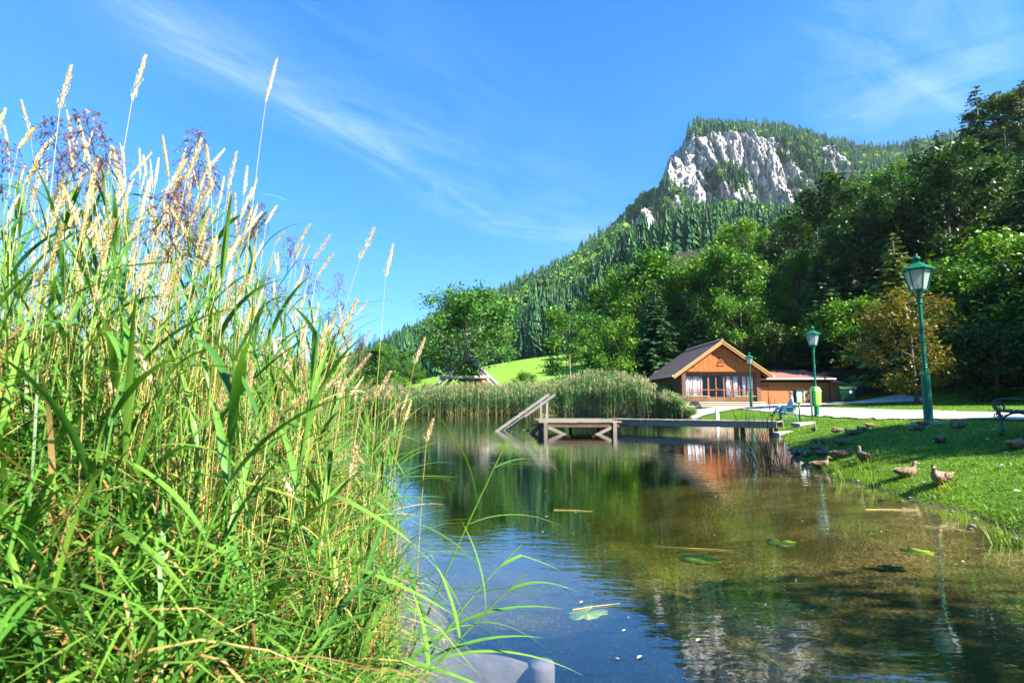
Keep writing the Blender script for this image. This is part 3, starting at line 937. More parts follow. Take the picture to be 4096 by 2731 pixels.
def gen_spruce(seed, H, Rc, whorls=30, droop=0.25, dens=11, start=0.06):
    rng = np.random.default_rng(seed)
    mb = MB()
    mb.tube([(0, 0, 0), (0, 0, H * 0.5), (0, 0, H * 0.99)], [H * 0.015, H * 0.009, 0.01], 7)
    C, A, S, T = [], [], [], []
    for i in range(whorls):
        f = start + (1 - start) * (i / whorls) ** 0.92
        z = H * f
        Lb = Rc * (1 - f) ** 0.8 * 1.02 + 0.12
        for k in range(10 if f < 0.8 else 7):
            az = rng.uniform(0, 2 * math.pi)
            L = Lb * rng.uniform(0.72, 1.12)
            d = np.array([math.cos(az), math.sin(az), 0])
            sd = np.array([-d[1], d[0], 0])
            m = max(4, int(dens * L / Rc + 4))
            tb = rng.normal(0.42, 0.12)
            for s in np.linspace(0.15, 1, m):
                zz = z - droop * L * s * (1.35 - 0.55 * s) + 0.12 * L * max(0, s - 0.75)
                side = rng.choice([-1, 1])
                C.append(d * L * s + sd * side * 0.10 * L * (1.1 - s) + np.array([0, 0, zz]))
                A.append(d * 0.75 + sd * side * 0.75 + np.array([0, 0, -0.35 - rng.uniform(0, 0.5)]))
                S.append(0.20 * L * (1.25 - 0.5 * s) + 0.12)
                T.append(tb + 0.25 * (s - 0.5) + rng.normal(0, 0.1))
    C, A, S = np.array(C), np.array(A), np.array(S)[:, None]
    A /= np.linalg.norm(A, axis=1, keepdims=True)
    up = np.array([0, 0, 1.0]) + 0.5 * rng.normal(size=C.shape)
    B = np.cross(A, up); B /= np.linalg.norm(B, axis=1, keepdims=True)
    V = np.stack([C - A * S * 0.5, C - B * S * 0.34, C + A * S, C + B * S * 0.34], 1).reshape(-1, 3)
    return mb, V, np.arange(len(V)).reshape(-1, 4), np.clip(T, 0, 1)


PROTO = {}


def proto(key, gen, leafm, bark):
    mb, V, Fc, T = gen
    PROTO[key] = (mb.mesh(key + '_trunk', bark, True), mesh_np(key + '_crown', V, Fc, leafm, T), float(V[:, 2].max()))


proto('ash', gen_broad(101, 13, 5.9, base=0.30, n_limb=28, n_leaf=20000, leaf=0.16, sig=0.10, flat=0.7, r0=0.27, holes=0.4), L_ash, M_barkpale)
proto('young', gen_broad(102, 12, 3.7, base=0.10, n_limb=20, n_leaf=9500, leaf=0.15, sig=0.13, r0=0.13), L_broad, M_barkpale)
proto('round', gen_broad(103, 12, 4.2, base=0.12, n_limb=20, n_leaf=11000, leaf=0.16, sig=0.13), L_bright, M_bark)
proto('tall', gen_broad(104, 20, 5.6, base=0.18, n_limb=26, n_leaf=14000, leaf=0.23, sig=0.115), L_broad, M_bark)
proto('tall_b', gen_broad(105, 21, 6.2, base=0.15, n_limb=26, n_leaf=14000, leaf=0.24, sig=0.115), L_dark, M_bark)
proto('light', gen_broad(106, 19, 5.4, base=0.18, n_limb=24, n_leaf=13000, leaf=0.22, sig=0.12), L_bright, M_bark)
proto('autumn', gen_broad(107, 9, 3.0, base=0.12, n_limb=20, n_leaf=11000, leaf=0.10, sig=0.12), L_autumn, M_bark)
proto('bush', gen_broad(108, 6, 3.4, base=0.05, n_limb=18, n_leaf=9000, leaf=0.12, sig=0.13, top=1.0), L_broad, M_bark)
proto('darkbush', gen_broad(118, 6, 3.4, base=0.05, n_limb=18, n_leaf=9000, leaf=0.12, sig=0.13), L_dark, M_bark)  # bush copy with the forest-edge shade put into its leaf colour
proto('hazel', gen_broad(109, 7, 3.6, base=0.05, n_limb=18, n_leaf=9000, leaf=0.13, sig=0.12), L_bright, M_bark)
proto('spruce', gen_spruce(110, 22, 4.2, whorls=40), L_spruce, M_bark)
proto('spruce_b', gen_spruce(111, 18, 4.0, whorls=36, droop=0.35), L_spruce, M_bark)
proto('larch', gen_spruce(112, 16, 3.8, whorls=34, droop=0.12, dens=11), L_pine, M_bark)
proto('pine', gen_broad(113, 24, 4.0, base=0.55, n_limb=16, n_leaf=9000, leaf=0.20, sig=0.10, flat=0.45, r0=0.24), L_pine, M_barkred)
proto('shade', gen_broad(114, 10.5, 3.3, base=0.42, n_limb=24, n_leaf=26000, leaf=0.15, sig=0.17), L_broad, M_bark)


def plant_tree(key, x, y, H, label, group=None, name='tree', rz=None, widen=1.0, cat='tree', sink=0.15):
    tm, cm, h0 = PROTO[key]
    s = H / h0
    o = empty(name, (x, y, max(gz(x, y), 0) - sink * min(1, s)), random.uniform(0, 6.28) if rz is None else rz, label, cat, group)
    o.scale = (s * widen, s * widen, s)
    for nm, me in (('trunk', tm), ('crown', cm)):
        link(bpy.data.objects.new(nm, me), o)
    return o


def tree_px(key, u, v_top, Y, label, widen=1.0, **kw):
    p = at(u, v_top, Y)
    return plant_tree(key, p.x, Y, p.z - gz(p.x, Y), label, widen=widen, **kw)


NT_ = {'spruce': 'spruce_tree', 'spruce_b': 'spruce_tree', 'larch': 'larch_tree', 'pine': 'pine_tree', 'bush': 'shrub', 'darkbush': 'shrub', 'hazel': 'shrub', 'ash': 'ash_tree'}
TREES = [
    ('ash', 1868, 1118, 60, 'broad spreading ash tree growing up through the leaning log frame', 1.0),
    ('young', 2280, 1200, 63, 'slim young green tree behind the reeds with pale forked trunk', 1.0),
    ('round', 2478, 1245, 66, 'compact bright green round tree between young tree and hut', 0.9),
    ('spruce_b', 2620, 1120, 65, 'blue-green spruce standing behind the left eave of the hut', 1.25),
    ('tall', 2570, 985, 80, 'tall full green tree rising above the spruce beside the hut', 1.0),
    ('light', 2750, 1000, 76, 'dense mid green tree directly behind the hut ridge', 1.0),
    ('light', 2960, 862, 98, 'tall bright yellow-green tree below the cliff above the hut', 1.0),
    ('spruce_b', 2790, 1180, 66, 'small dark spruce close behind the hut roof', 1.0),
    ('young', 2960, 1150, 63, 'light green leafy tree behind the right half of the hut roof', 0.9),
    ('tall', 2420, 1120, 92, 'rounded green tree on the slope left of the hut roof', 1.0),
    ('tall_b', 3110, 930, 84, 'dark green tree between the bright tree and the big dark tree', 1.0),
    ('tall_b', 3330, 690, 78, 'big dark broadleaf tree towering behind the annex', 1.15),
    ('tall', 3180, 1000, 68, 'lower dark green tree behind the annex roof', 0.9),
    ('larch', 3570, 930, 47, 'pale green feathery larch behind the tall lamp', 1.15),
    ('autumn', 3630, 1120, 37, 'orange autumn tree behind the tall street lamp', 1.15),
    ('spruce', 3560, 640, 88, 'tall drooping spruce with brownish cones between dark tree and tallest spruce', 1.1),
    ('spruce', 3900, 345, 92, 'tallest dark spruce on the slope at the skyline', 1.35),
    ('spruce_b', 3745, 520, 104, 'slender spruce on the skyline left of the tallest spruce', 1.1),
    ('spruce', 3660, 545, 112, 'far spruce at the skyline notch beside the mountain ridge', 1.0),
    ('pine', 4010, 350, 96, 'tall pine with bare reddish trunk right of the tallest spruce', 1.2),
    ('pine', 4085, 330, 92, 'flat-topped pine with bare reddish trunk at the forest skyline', 1.2),
    ('hazel', 4020, 880, 46, 'bright green hazel bush high on the bank right of the tall lamp', 1.15),
    ('bush', 3890, 1000, 45, 'grey-green bush beside the tall lamp lantern', 1.2),
    ('tall_b', 4060, 1010, 41, 'dark leafy tree above the black forest edge by the bench', 0.9),
    ('tall_b', 3900, 1150, 43, 'dark leafy tree right of the autumn tree behind the lamp', 0.9),
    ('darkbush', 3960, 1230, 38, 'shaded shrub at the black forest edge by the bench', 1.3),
    ('bush', 3430, 1150, 56, 'spreading dark shrub with pale tips behind the second lamp', 1.3),
    ('spruce_b', 1500, 1335, 120, 'dark pointed spruce standing beyond the reeds left of the meadow', 1.2),
    ('spruce_b', 1590, 1425, 130, 'small spruce at the edge of the bright meadow', 1.4),
    ('bush', 1660, 1440, 140, 'round bush on the meadow edge behind the log frame', 1.0),
    ('bush', 1600, 1490, 95, 'low bush in front of the meadow behind the reeds', 1.0),
    ('hazel', 2100, 1475, 85, 'green shrub at the foot of the meadow right of the log frame', 1.2),
    ('bush', 1390, 1440, 100, 'dark shrub mass beyond the reeds behind the grass heads', 1.6),
]
for key, u, v, Y, lab, wd in TREES:
    tree_px(key, u, v, Y, lab, wd, name=NT_.get(key, 'broadleaf_tree'), cat='shrub' if key in ('bush', 'hazel', 'darkbush') else 'tree')

# the trees beside the camera whose shade lies on the bank and on the shallows
plant_tree('shade', 16.6, 4.7, 13.0, 'leafy tree close beside the path whose shade falls on the ducks', name='broadleaf_tree', widen=0.66)
plant_tree('shade', 19.9, 5.3, 13.0, 'leafy tree beyond the path whose shade falls on the scrolled bench', name='broadleaf_tree', widen=0.74)
plant_tree('young', 8.9, -0.9, 7.6, 'young tree on the bank whose shade falls on the shallows', name='broadleaf_tree', widen=0.62)

# the edge of the wood beside the path, which keeps the forest edge behind it in shade
for k, (x, y, key) in enumerate(((42, 26, 'tall_b'), (47, 22, 'tall_b'), (52, 27, 'spruce'), (50, 33, 'tall_b'), (56, 20, 'tall_b'), (39, 29.5, 'spruce'), (46, 30, 'tall_b'))):
    sp_ = key.startswith('spr')
    plant_tree(key, x, y, 16 + (k * 7) % 4, 'tall spruce at the wood edge beside the path' if sp_ else 'dense dark tree at the wood edge beside the path', 'spruces along the path side wood' if sp_ else 'dark trees along the path side wood', name=NT_.get(key, 'broadleaf_tree'))

LANDMARK = []


def remember():
    for o in list(col.objects):
        if o.type == 'EMPTY' and o.get('category') in ('tree', 'shrub') and 'group' not in o.keys():
            short = {'big dark broadleaf tree towering behind the annex': 'the big dark broadleaf tree', 'orange autumn tree behind the tall street lamp': 'the orange autumn tree',
                     'tallest dark spruce on the slope at the skyline': 'the tallest spruce', 'pale green feathery larch behind the tall lamp': 'the pale larch',
                     'bright green hazel bush high on the bank right of the tall lamp': 'the bright hazel bush', 'tall bright yellow-green tree below the cliff above the hut': 'the tall yellow-green tree',
                     'dense mid green tree directly behind the hut ridge': 'the dense tree behind the hut', 'flat-topped pine with bare reddish trunk at the forest skyline': 'the flat-topped pine',
                     'grey-green bush beside the tall lamp lantern': 'the grey-green bush', 'tall drooping spruce with brownish cones between dark tree and tallest spruce': 'the drooping spruce',
                     'slender spruce on the skyline left of the tallest spruce': 'the slender skyline spruce', 'spreading dark shrub with pale tips behind the second lamp': 'the pale-tipped shrub'}.get(o['label'])
            if short:
                LANDMARK.append((o.location.x, o.location.y, short))
    LANDMARK.append((24.5, 50, 'the annex'))
    LANDMARK.append((29, 48, 'the shed'))
    LANDMARK.append((17, 52, 'the hut'))


def where(x, y):
    lx, ly, nm = min(LANDMARK, key=lambda q: (q[0] - x) ** 2 + (q[1] - y) ** 2)
    dx, dy = x - lx, y - ly
    rel = ('behind' if dy > 0 else 'in front of') if abs(dy) > abs(dx) * 0.8 else ('uphill of' if dx > 0 else 'beside')
    far = math.hypot(dx, dy)
    return ('close ' if far < 9 else 'far ' if far > 24 else '') + rel + ' ' + nm


def size_word(H):
    return 'low' if H < 6 else 'small' if H < 9 else 'middling' if H < 13.5 else 'tall'


remember()
# the wood on the hillside behind and beside the hut
rng = np.random.default_rng(77)
placed = [(p[1], p[2]) for p in ()]
cand = rng.uniform((-5, 14), (125, 150), (5000, 2))
qq = hill_q(cand[:, 0], cand[:, 1])
cnt = 0
SL = {'spruce': ('dark spruce in the crowded wood on the slope behind the annex', 'spruces of the hillside wood'),
      'spruce_b': ('dark spruce in the crowded wood on the slope behind the annex', 'spruces of the hillside wood'),
      'tall': ('mid green broadleaf tree in the crowded wood on the slope', 'broadleaf trees of the hillside wood'),
      'tall_b': ('dark green broadleaf tree in the crowded wood on the slope', 'dark broadleaf trees of the hillside wood'),
      'light': ('yellow-green broadleaf tree in the crowded wood on the slope', 'light broadleaf trees of the hillside wood'),
      'bush': ('shrub at the shaded edge of the wood behind the path', 'shrubs along the forest edge')}
for (x, y), q in zip(cand, qq):
    if q < 2.5 or q > 125 or cnt > 150 or x - 0.10 * y < 9:
        continue
    a = x / y * F + 2048
    if a > 5600 and q > 30:
        continue
    gap = 3.4 if q < 10 else (5.0 if y < 80 else 6.5)
    if any((x - p) ** 2 + (y - r) ** 2 < gap * gap for p, r in placed):
        continue
    # keep clear of the hut, annex and shed
    if 10 < x < 34 and 43 < y < 60:
        continue
    # limit heights near the edge so that the hut keeps its sun
    dmax = 0.80 * math.hypot(x - 18, y - 47) - 1.0
    if q < 9:
        key = 'bush' if rng.random() < 0.75 else 'young'
        H = rng.uniform(4, 7)
        if key == 'young':
            key, H = 'bush', 7.5
    else:
        key = rng.choice(['spruce', 'spruce_b', 'tall', 'tall_b', 'tall_b', 'light'], p=[.30, .2, .12, .15, .15, .08])
        H = rng.uniform(13, 20)
    # the sky line of the photograph: lower to the left
    Hs = (0.0 if a < 2400 else np.interp(a, [2400, 2750, 3000, 3330, 3500, 3650, 3800, 4000], [1130, 1040, 930, 800, 760, 640, 500, 400]))
    if Hs:
        ztop = at(min(a, 4096), Hs, y).z
        H = min(H, ztop - gz(x, y))
    H = min(H, dmax) if x < 60 and y < 62 else H
    if H < 3:
        continue
    placed.append((x, y))
    cnt += 1
    kindw = {'spruce': 'dark spruce', 'spruce_b': 'drooping dark spruce', 'tall': 'mid green broadleaf tree', 'tall_b': 'dark green broadleaf tree', 'light': 'yellow-green broadleaf tree', 'bush': 'shaded shrub'}[key]
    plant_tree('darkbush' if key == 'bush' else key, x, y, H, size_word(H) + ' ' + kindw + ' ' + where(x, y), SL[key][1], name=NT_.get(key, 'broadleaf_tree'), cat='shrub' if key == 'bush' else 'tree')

# trees along the foot of the mountain beyond the meadow
cand = rng.uniform((-150, 118), (140, 300), (1600, 2))
placed2 = []
for x, y in cand:
    u = x / y * F + 2048
    if hill_q(x, y) > 20 or u < 1250 or u > 2950 or len(placed2) >= 130:
        continue
    # the open meadow
    if y < 178 + 0.25 * x and 1540 < u < 2330:
        continue
    if y < 150 and u > 2330 and x < 30:
        continue
    if any((x - p) ** 2 + (y - r) ** 2 < 42 for p, r in placed2):
        continue
    placed2.append((x, y))
    key = rng.choice(['spruce', 'spruce_b', 'light', 'tall'], p=[.42, .28, .12, .18])
    H = rng.uniform(10, 19) if key.startswith('spr') else rng.uniform(8, 13)
    lab = {'s': ('spruce in the belt of trees beyond the bright meadow', 'spruces beyond the meadow'),
           'l': ('light green broadleaf tree in the belt beyond the bright meadow', 'light broadleaf trees beyond the meadow'),
           't': ('mid green broadleaf tree in the belt beyond the bright meadow', 'broadleaf trees beyond the meadow')}[key[0]]
    bandw = 'at the meadow edge' if y < 200 else 'part way up the lower slope' if y < 250 else 'high on the lower slope'
    side = 'beyond the log frame' if x < 5 else 'beyond the young tree' if x < 45 else 'beyond the hut roof'
    plant_tree(key, x, y, H, size_word(H) + ' ' + lab[0].split(' in the ')[0] + ' ' + bandw + ' ' + side, lab[1], name=NT_.get(key, 'broadleaf_tree'))

# ------------------------------------------------------------------ the wooden hut
HX, HY = at(2884, 1500, 47.0).x, 47.0
HZ = gz(HX, HY) + 0.02
hut = empty('wooden_hut', (HX, HY, HZ), 0, 'wooden lakeside hut with orange gable, glazed front and white curtains', 'hut')
HW, HD = 3.25, 8.8              # half width, depth
EAVE, RIDGE_H = 2.95, 5.35      # wall height at the eave, ridge height above the ground
FL = 0.46                       # porch floor
mb = MB(); mb.box((0, HD / 2 + 0.02, FL / 2 - 0.35), (2 * HW - 0.06, HD - 0.06, FL + 0.66)); mb.build('foundation', M_concrete, hut)


def siding(x0, x1, z0, z1, y, t=0.03, h=0.125, axis='x'):
    """horizontal boards with open joints, set proud one by one"""
    mb = MB()
    z = z0; k = 0
    while z < z1 - 0.02:
        hh = min(h, z1 - z) - 0.012
        off = 0.004 * ((k * 7) % 3)
        c = ((x0 + x1) / 2, y, z + hh / 2)
        s = (x1 - x0, t + off, hh)
        if axis == 'y':
            c, s = (y, (x0 + x1) / 2, z + hh / 2), (t + off, x1 - x0, hh)
        mb.box(c, s)
        z += h; k += 1
    return mb


def wall(parent, name, mbx, m):
    o = mbx.build(name, m, parent)
    o['kind'] = 'stuff'
    return o


# side and back walls: backing plus boards
for sx, nm in ((-1, 'side_wall'), (1, 'side_wall')):
    mb = MB(); mb.box((sx * (HW - 0.10), HD / 2 + 0.2, (FL + EAVE) / 2), (0.10, HD - 0.5, EAVE - FL)); w_ = mb.build('wall', M_siding_y, hut)
    wall(w_, 'boarding', siding(0.0, HD, 0.12, EAVE + 0.15, sx * HW, axis='y'), M_siding_y)
mb = MB(); mb.prism([(-HW + 0.1, 0.1), (HW - 0.1, 0.1), (HW - 0.1, EAVE), (0, RIDGE_H - 0.25), (-HW + 0.1, EAVE)], HD - 0.12, HD - 0.02); mb.build('wall', M_siding, hut)
# corner piers of the front
for sx in (-1, 1):
    p = MB(); p.box((sx * (HW - 0.19), 0.12, (EAVE + 0.05) / 2 + 0.06), (0.30, 0.20, EAVE - 0.12)); pr = p.build('corner_pier', M_frame, hut)
    wall(pr, 'boarding', siding(sx * (HW - 0.17) - 0.17, sx * (HW - 0.17) + 0.17, 0.12, EAVE + 0.0, 0.0, h=0.10), M_siding)
    p = MB(); p.box((sx * (HW - 0.22), 0.40, (FL + EAVE) / 2), (0.10, 0.34, EAVE - FL)); p.build('porch_wall', M_siding_y, hut)
# gable: vertical boards with rounded lower ends
GB = 2.95
slope = (RIDGE_H - EAVE) / (HW + 0.12)
mb = MB()
nb = 46
bw = 2 * HW / nb
for i in range(nb):
    x = -HW + (i + 0.5) * bw
    zt = RIDGE_H - 0.22 - slope * max(abs(x - bw / 2), abs(x + bw / 2))
    if zt < GB + 0.05:
        zt = GB + 0.05
    h = bw / 2 - 0.006
    poly = [(x - h, GB), (x - h * 0.7, GB - 0.05), (x, GB - 0.075), (x + h * 0.7, GB - 0.05), (x + h, GB), (x + h, RIDGE_H - 0.2 - slope * abs(x + h)), (x - h, RIDGE_H - 0.2 - slope * abs(x - h))]
    mb.prism(poly, -0.03 - 0.006 * ((i * 5) % 3), 0.015)
g = mb.build('gable_boarding', M_gable, hut); g['kind'] = 'stuff'
mb = MB(); mb.prism([(-HW, GB + 0.02), (HW, GB + 0.02), (HW, EAVE), (0, RIDGE_H - 0.24), (-HW, EAVE)], 0.02, 0.10); mb.build('gable_wall', M_siding, hut)
mb = MB(); mb.box((0, 0.37, EAVE - 0.12), (2 * HW - 0.5, 0.10, 0.5)); mb.build('header', M_siding, hut)
mb = MB(); mb.box((0, 0.24, EAVE + 0.14), (2 * HW - 0.45, 0.24, 0.04)); mb.build('porch_ceiling', M_frame, hut)
# glazed front
GY0 = 0.36
WX0, WX1 = -HW + 0.36, HW - 0.36
DT = 2.62                       # top of the glazing
nbay = 9
bay = (WX1 - WX0) / nbay
for i in range(nbay + 1):
    x = WX0 + i * bay
    w_ = 0.13 if i in (3, 6) else 0.10
    p = MB(); p.box((x, GY0, (FL + DT) / 2), (w_, 0.07, DT - FL)); p.build('mullion', M_frame, hut, bevel=0.008)
RZ = FL + 0.95
for i in range(nbay):
    x = WX0 + (i + 0.5) * bay
    iw = bay - 0.12
    p = MB(); p.box((x, GY0, FL + 0.19), (iw, 0.05, 0.36)); p.build('bottom_panel', M_siding, hut)
    p = MB(); p.box((x, GY0, RZ), (iw, 0.07, 0.07)); p.build('transom', M_frame, hut)
    p = MB(); p.box((x, GY0, DT - 0.03), (iw, 0.08, 0.06)); p.build('top_rail', M_frame, hut)
    for z0, z1 in ((FL + 0.37, RZ - 0.035), (RZ + 0.035, DT - 0.06)):
        p = MB(); p.box((x, GY0 + 0.01, (z0 + z1) / 2), (iw, 0.012, z1 - z0)); p.build('pane', M_glass, hut)
p = MB(); p.tube([(WX0 + 4.5 * bay - 0.24, GY0 - 0.06, FL + 0.92), (WX0 + 4.5 * bay - 0.24, GY0 - 0.10, FL + 0.95), (WX0 + 4.5 * bay - 0.24, GY0 - 0.10, FL + 1.12)], 0.018, 6); p.build('door_handle', M_galv, hut)


def curtain(x0, x1, taper):
    mb = MB()
    n = 18
    V0, V1 = [], []
    for i in range(n + 1):
        f = i / n
        yy = GY0 + 0.17 + 0.035 * math.sin(f * n * 1.35)
        V0.append((x0 + (x1 - x0) * f, yy, DT + 0.02))
        V1.append((x0 + (x1 - x0) * (f * (1 - taper) if taper >= 0 else 1 - (1 - f) * (1 + taper)), yy, FL + 0.08))
    vs = V0 + V1
    fs = [(i, i + 1, n + 2 + i, n + 1 + i) for i in range(n)]
    mb.add(vs, fs)
    o = mb.build('curtain', M_curtain, hut, smooth=True)
    md = o.modifiers.new('cloth', 'SOLIDIFY'); md.thickness = 0.006


for i, a, b_, tp_ in ((0, 0.0, 1.0, 0.0), (1, 0.0, 1.0, 0.0), (2, 0.0, 0.3, 0.1), (5, 0.42, 0.95, 0.05), (6, 0.35, 0.9, 0.0), (7, 0.5, 0.95, 0.05), (8, 0.1, 0.9, -0.1)):
    curtain(WX0 + (i + a) * bay, WX0 + (i + b_) * bay, tp_)
# room behind the glass
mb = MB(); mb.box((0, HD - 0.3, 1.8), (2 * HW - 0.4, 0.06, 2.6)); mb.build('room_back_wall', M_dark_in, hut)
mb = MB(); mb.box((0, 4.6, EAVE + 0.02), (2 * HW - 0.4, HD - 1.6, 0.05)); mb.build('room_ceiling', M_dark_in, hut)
for x in (1.0, 2.0):
    mb = MB(); mb.box((x, 2.4, FL + 0.74), (0.8, 0.8, 0.05)).box((x, 2.4, FL + 0.37), (0.08, 0.08, 0.7)); mb.build('room_table', M_benchtop, hut)
# steps
for k in range(3):
    mb = MB(); mb.box((0.1, -0.46 + 0.18 * k, 0.06 + 0.155 * k), (2 * HW + (0.0 if k else 0.35), 1.0, 0.10)); mb.build('step', M_step, hut, bevel=0.012)
# roof
OV = 0.55                     # overhang of the gable
SX = HW + 0.78                # half span of the roof
RY0, RY1 = -OV, HD + 0.5
th = 0.10
for sx in (-1, 1):
    mb = MB()
    e = RIDGE_H - slope * SX
    poly = [(0, RIDGE_H), (sx * SX, e), (sx * SX, e + th), (0, RIDGE_H + th)]
    if sx < 0: poly = poly[::-1]
    mb.prism(poly, RY0, RY1)
    ro = mb.build('roof_slope', M_frame, hut)
    # tile courses
    mb = MB()
    nrow = 22
    for i in range(nrow):
        f0, f1 = i / nrow, (i + 1) / nrow + 0.012
        x0, x1 = sx * SX * f0, sx * (SX + 0.03) * min(f1, 1.02)
        z0 = RIDGE_H + th + 0.012 - slope * abs(x0); z1 = RIDGE_H + th + 0.038 - slope * abs(x1)
        po = [(x0, z0), (x1, z1), (x1, z1 + 0.025), (x0, z0 + 0.018)]
        if sx < 0: po = po[::-1]
        mb.prism(po, RY0 - 0.03, RY1 + 0.03)
    t_ = mb.build('tile_courses', M_roof, ro); t_['kind'] = 'stuff'
    # barge boards, two profiles
    for k, (dy, dz_, hh) in enumerate(((-0.045, -0.02, 0.24), (-0.085, 0.075, 0.13))):
        mb = MB()
        poly = [(0, RIDGE_H + dz_ + 0.05), (sx * (SX + 0.02), e + dz_ + 0.05), (sx * (SX + 0.02), e + dz_ + 0.05 - hh), (0, RIDGE_H + dz_ + 0.05 - hh)]
        if sx > 0: poly = poly[::-1]
        mb.prism(poly[::-1], RY0 + dy, RY0 + dy + 0.04)
        mb.build('barge_board', M_barge, hut)
    mb = MB(); mb.tube([(sx * (SX + 0.09), RY0 + 0.02, e + 0.03), (sx * (SX + 0.09), RY1, e + 0.03)], 0.065, 8); mb.build('gutter', M_gutter, hut)
    mb = MB(); mb.lathe([(0.07, -0.03), (0.075, 0.0), (0.07, 0.03)], 10, (0, 0, 0)); mb.v = [(sx * (SX + 0.09) + p[0], RY0 - 0.01 + p[2], e + 0.03 + p[1]) for p in mb.v]; mb.build('gutter_end', M_white, hut)
    for fx in (0.50, 0.93):
        x = sx * HW * fx
        mb = MB(); mb.box((x, -OV / 2 - 0.02, RIDGE_H - slope * abs(x) - 0.13), (0.13, OV + 0.02, 0.18)); mb.build('purlin_end', M_frame, hut)
nr = 20
for i in range(nr):
    y0 = RY0 - 0.05 + i * (RY1 - RY0) / nr
    L = (RY1 - RY0) / nr
    mb = MB(); mb.tube([(0, y0, RIDGE_H + th + 0.02), (0, y0 + L * 1.06, RIDGE_H + th - 0.015)], [0.13, 0.105], 8); mb.build('ridge_tile', M_roof, hut)
# carved emblem on the gable
mb = MB()
ez = 3.45
mb.box((0, -0.075, ez), (0.62, 0.06, 0.10))
mb.box((0, -0.07, ez + 0.08), (0.48, 0.05, 0.06))
for sx in (-1, 1):
    pts = [(sx * (0.10 + 0.13 * math.sin(a)), -0.08, ez + 0.12 + 0.23 * (1 - math.cos(a * 0.5)) * 1.1) for a in np.linspace(0.2, 3.3, 9)]
    mb.tube(pts, [0.03] * 9, 6)
    pts = [(sx * (0.10 + 0.06 * math.cos(a)), -0.08, ez + 0.66 + 0.05 * math.sin(a)) for a in np.linspace(0, 5, 8)]
    mb.tube(pts, 0.022, 6)
pts = [(0.13 * math.cos(a), -0.085, ez + 0.34 + 0.15 * math.sin(a)) for a in np.linspace(0, 6.28, 13)]
mb.tube(pts, 0.03, 6)
pts = [(0.06 * math.cos(a), -0.09, ez + 0.34 + 0.07 * math.sin(a)) for a in np.linspace(0, 6.28, 9)]
mb.tube(pts, 0.022, 6)
mb.box((0, -0.08, ez + 0.62), (0.07, 0.05, 0.22)).box((0, -0.08, ez + 0.60), (0.22, 0.05, 0.05))
mb.build('carved_emblem', M_carve, hut)
# shuttered window of the side wall
mb = MB(); mb.box((-HW - 0.02, 3.4, 1.45), (0.04, 0.55, 0.95)); wi = mb.build('window', M_dark_in, hut)
for dy in (-0.5, 0.5):
    mb = MB(); mb.box((-HW - 0.045, 3.4 + dy, 1.45), (0.03, 0.42, 1.0)); mb.build('shutter', M_dark_in, wi)

# folding benches on the porch
for x, lab in ((-1.95, 'folding beer bench with green legs on the porch beside the closed curtains'), (1.85, 'folding beer bench with green legs on the porch beside the parted curtains')):
    bb = empty('folding_bench', (HX + x, HY - 0.16, HZ + 0.42), 0, lab, 'bench')
    mb = MB(); mb.box((0, 0, 0.46), (1.75, 0.25, 0.035)); mb.build('seat', M_benchtop, bb)
    for sx in (-0.6, 0.6):
        mb = MB(); mb.box((sx, 0, 0.02), (0.03, 0.30, 0.03)).box((sx, -0.1, 0.23), (0.03, 0.03, 0.42)).box((sx, 0.1, 0.23), (0.03, 0.03, 0.42)).beam((sx, 0, 0.12), (sx * 0.6, 0, 0.43), 0.02, 0.02)
        mb.build('leg', M_benchleg, bb)

# ------------------------------------------------------------------ annex
AX0, AX1 = HX + HW + 0.1, HX + HW + 6.3
AY = HY + 1.2
an = empty('wooden_annex', ((AX0 + AX1) / 2, AY, HZ), 0, 'low orange-brown wooden annex with red-brown roof beside the hut', 'annex')
AW = AX1 - AX0
mb = MB(); mb.box((0, 2.2, 1.05), (AW - 0.06, 4.2, 2.3)); mb.build('wall', M_annex, an)
wall(an, 'boarding', siding(-AW / 2 + 1.15, AW / 2, 0.02, 2.05, 0.075, h=0.135), M_annex)
wall(an, 'boarding', siding(-AW / 2, -AW / 2 + 0.20, 0.02, 2.05, 0.075, h=0.135), M_annex)
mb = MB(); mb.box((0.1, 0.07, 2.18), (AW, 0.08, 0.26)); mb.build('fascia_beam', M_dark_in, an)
dr = empty('door_', (0, 0, 0)); bpy.data.objects.remove(dr)
mb = MB(); mb.box((-AW / 2 + 0.66, 0.06, 0.86), (0.72, 0.05, 1.66)); dr = mb.build('door', M_annex, an)
for sx in (-1, 1):
    mb = MB(); mb.box((-AW / 2 + 0.66 + sx * 0.42, 0.055, 0.92), (0.11, 0.09, 1.84)); mb.build('door_frame', M_frame, dr)
mb = MB(); mb.box((-AW / 2 + 0.66, 0.055, 1.78), (0.73, 0.09, 0.12)); mb.build('door_frame', M_frame, dr)
mb = MB(); mb.box((AW / 2 - 1.1, 0.035, 1.25), (0.75, 0.06, 0.75)); wi = mb.build('window', M_dark_in, an)
mb = MB()
for sx in (-1, 0, 1): mb.box((AW / 2 - 1.1 + sx * 0.36, -0.0, 1.25), (0.05, 0.05, 0.8))
mb.build('window_frame', M_annex, wi)
mb = MB(); mb.prism([(-AW / 2 - 0.05, 0), (AW / 2 + 0.3, 0), (AW / 2 + 0.3, 0.07), (-AW / 2 - 0.05, 0.07)], 0, 1)
mb.v = [(x, -0.48 + 5.33 * y, 2.32 + 0.95 * y + z) for x, y, z in mb.v]
rf = mb.build('roof', M_roof_red, an)
mb = MB()
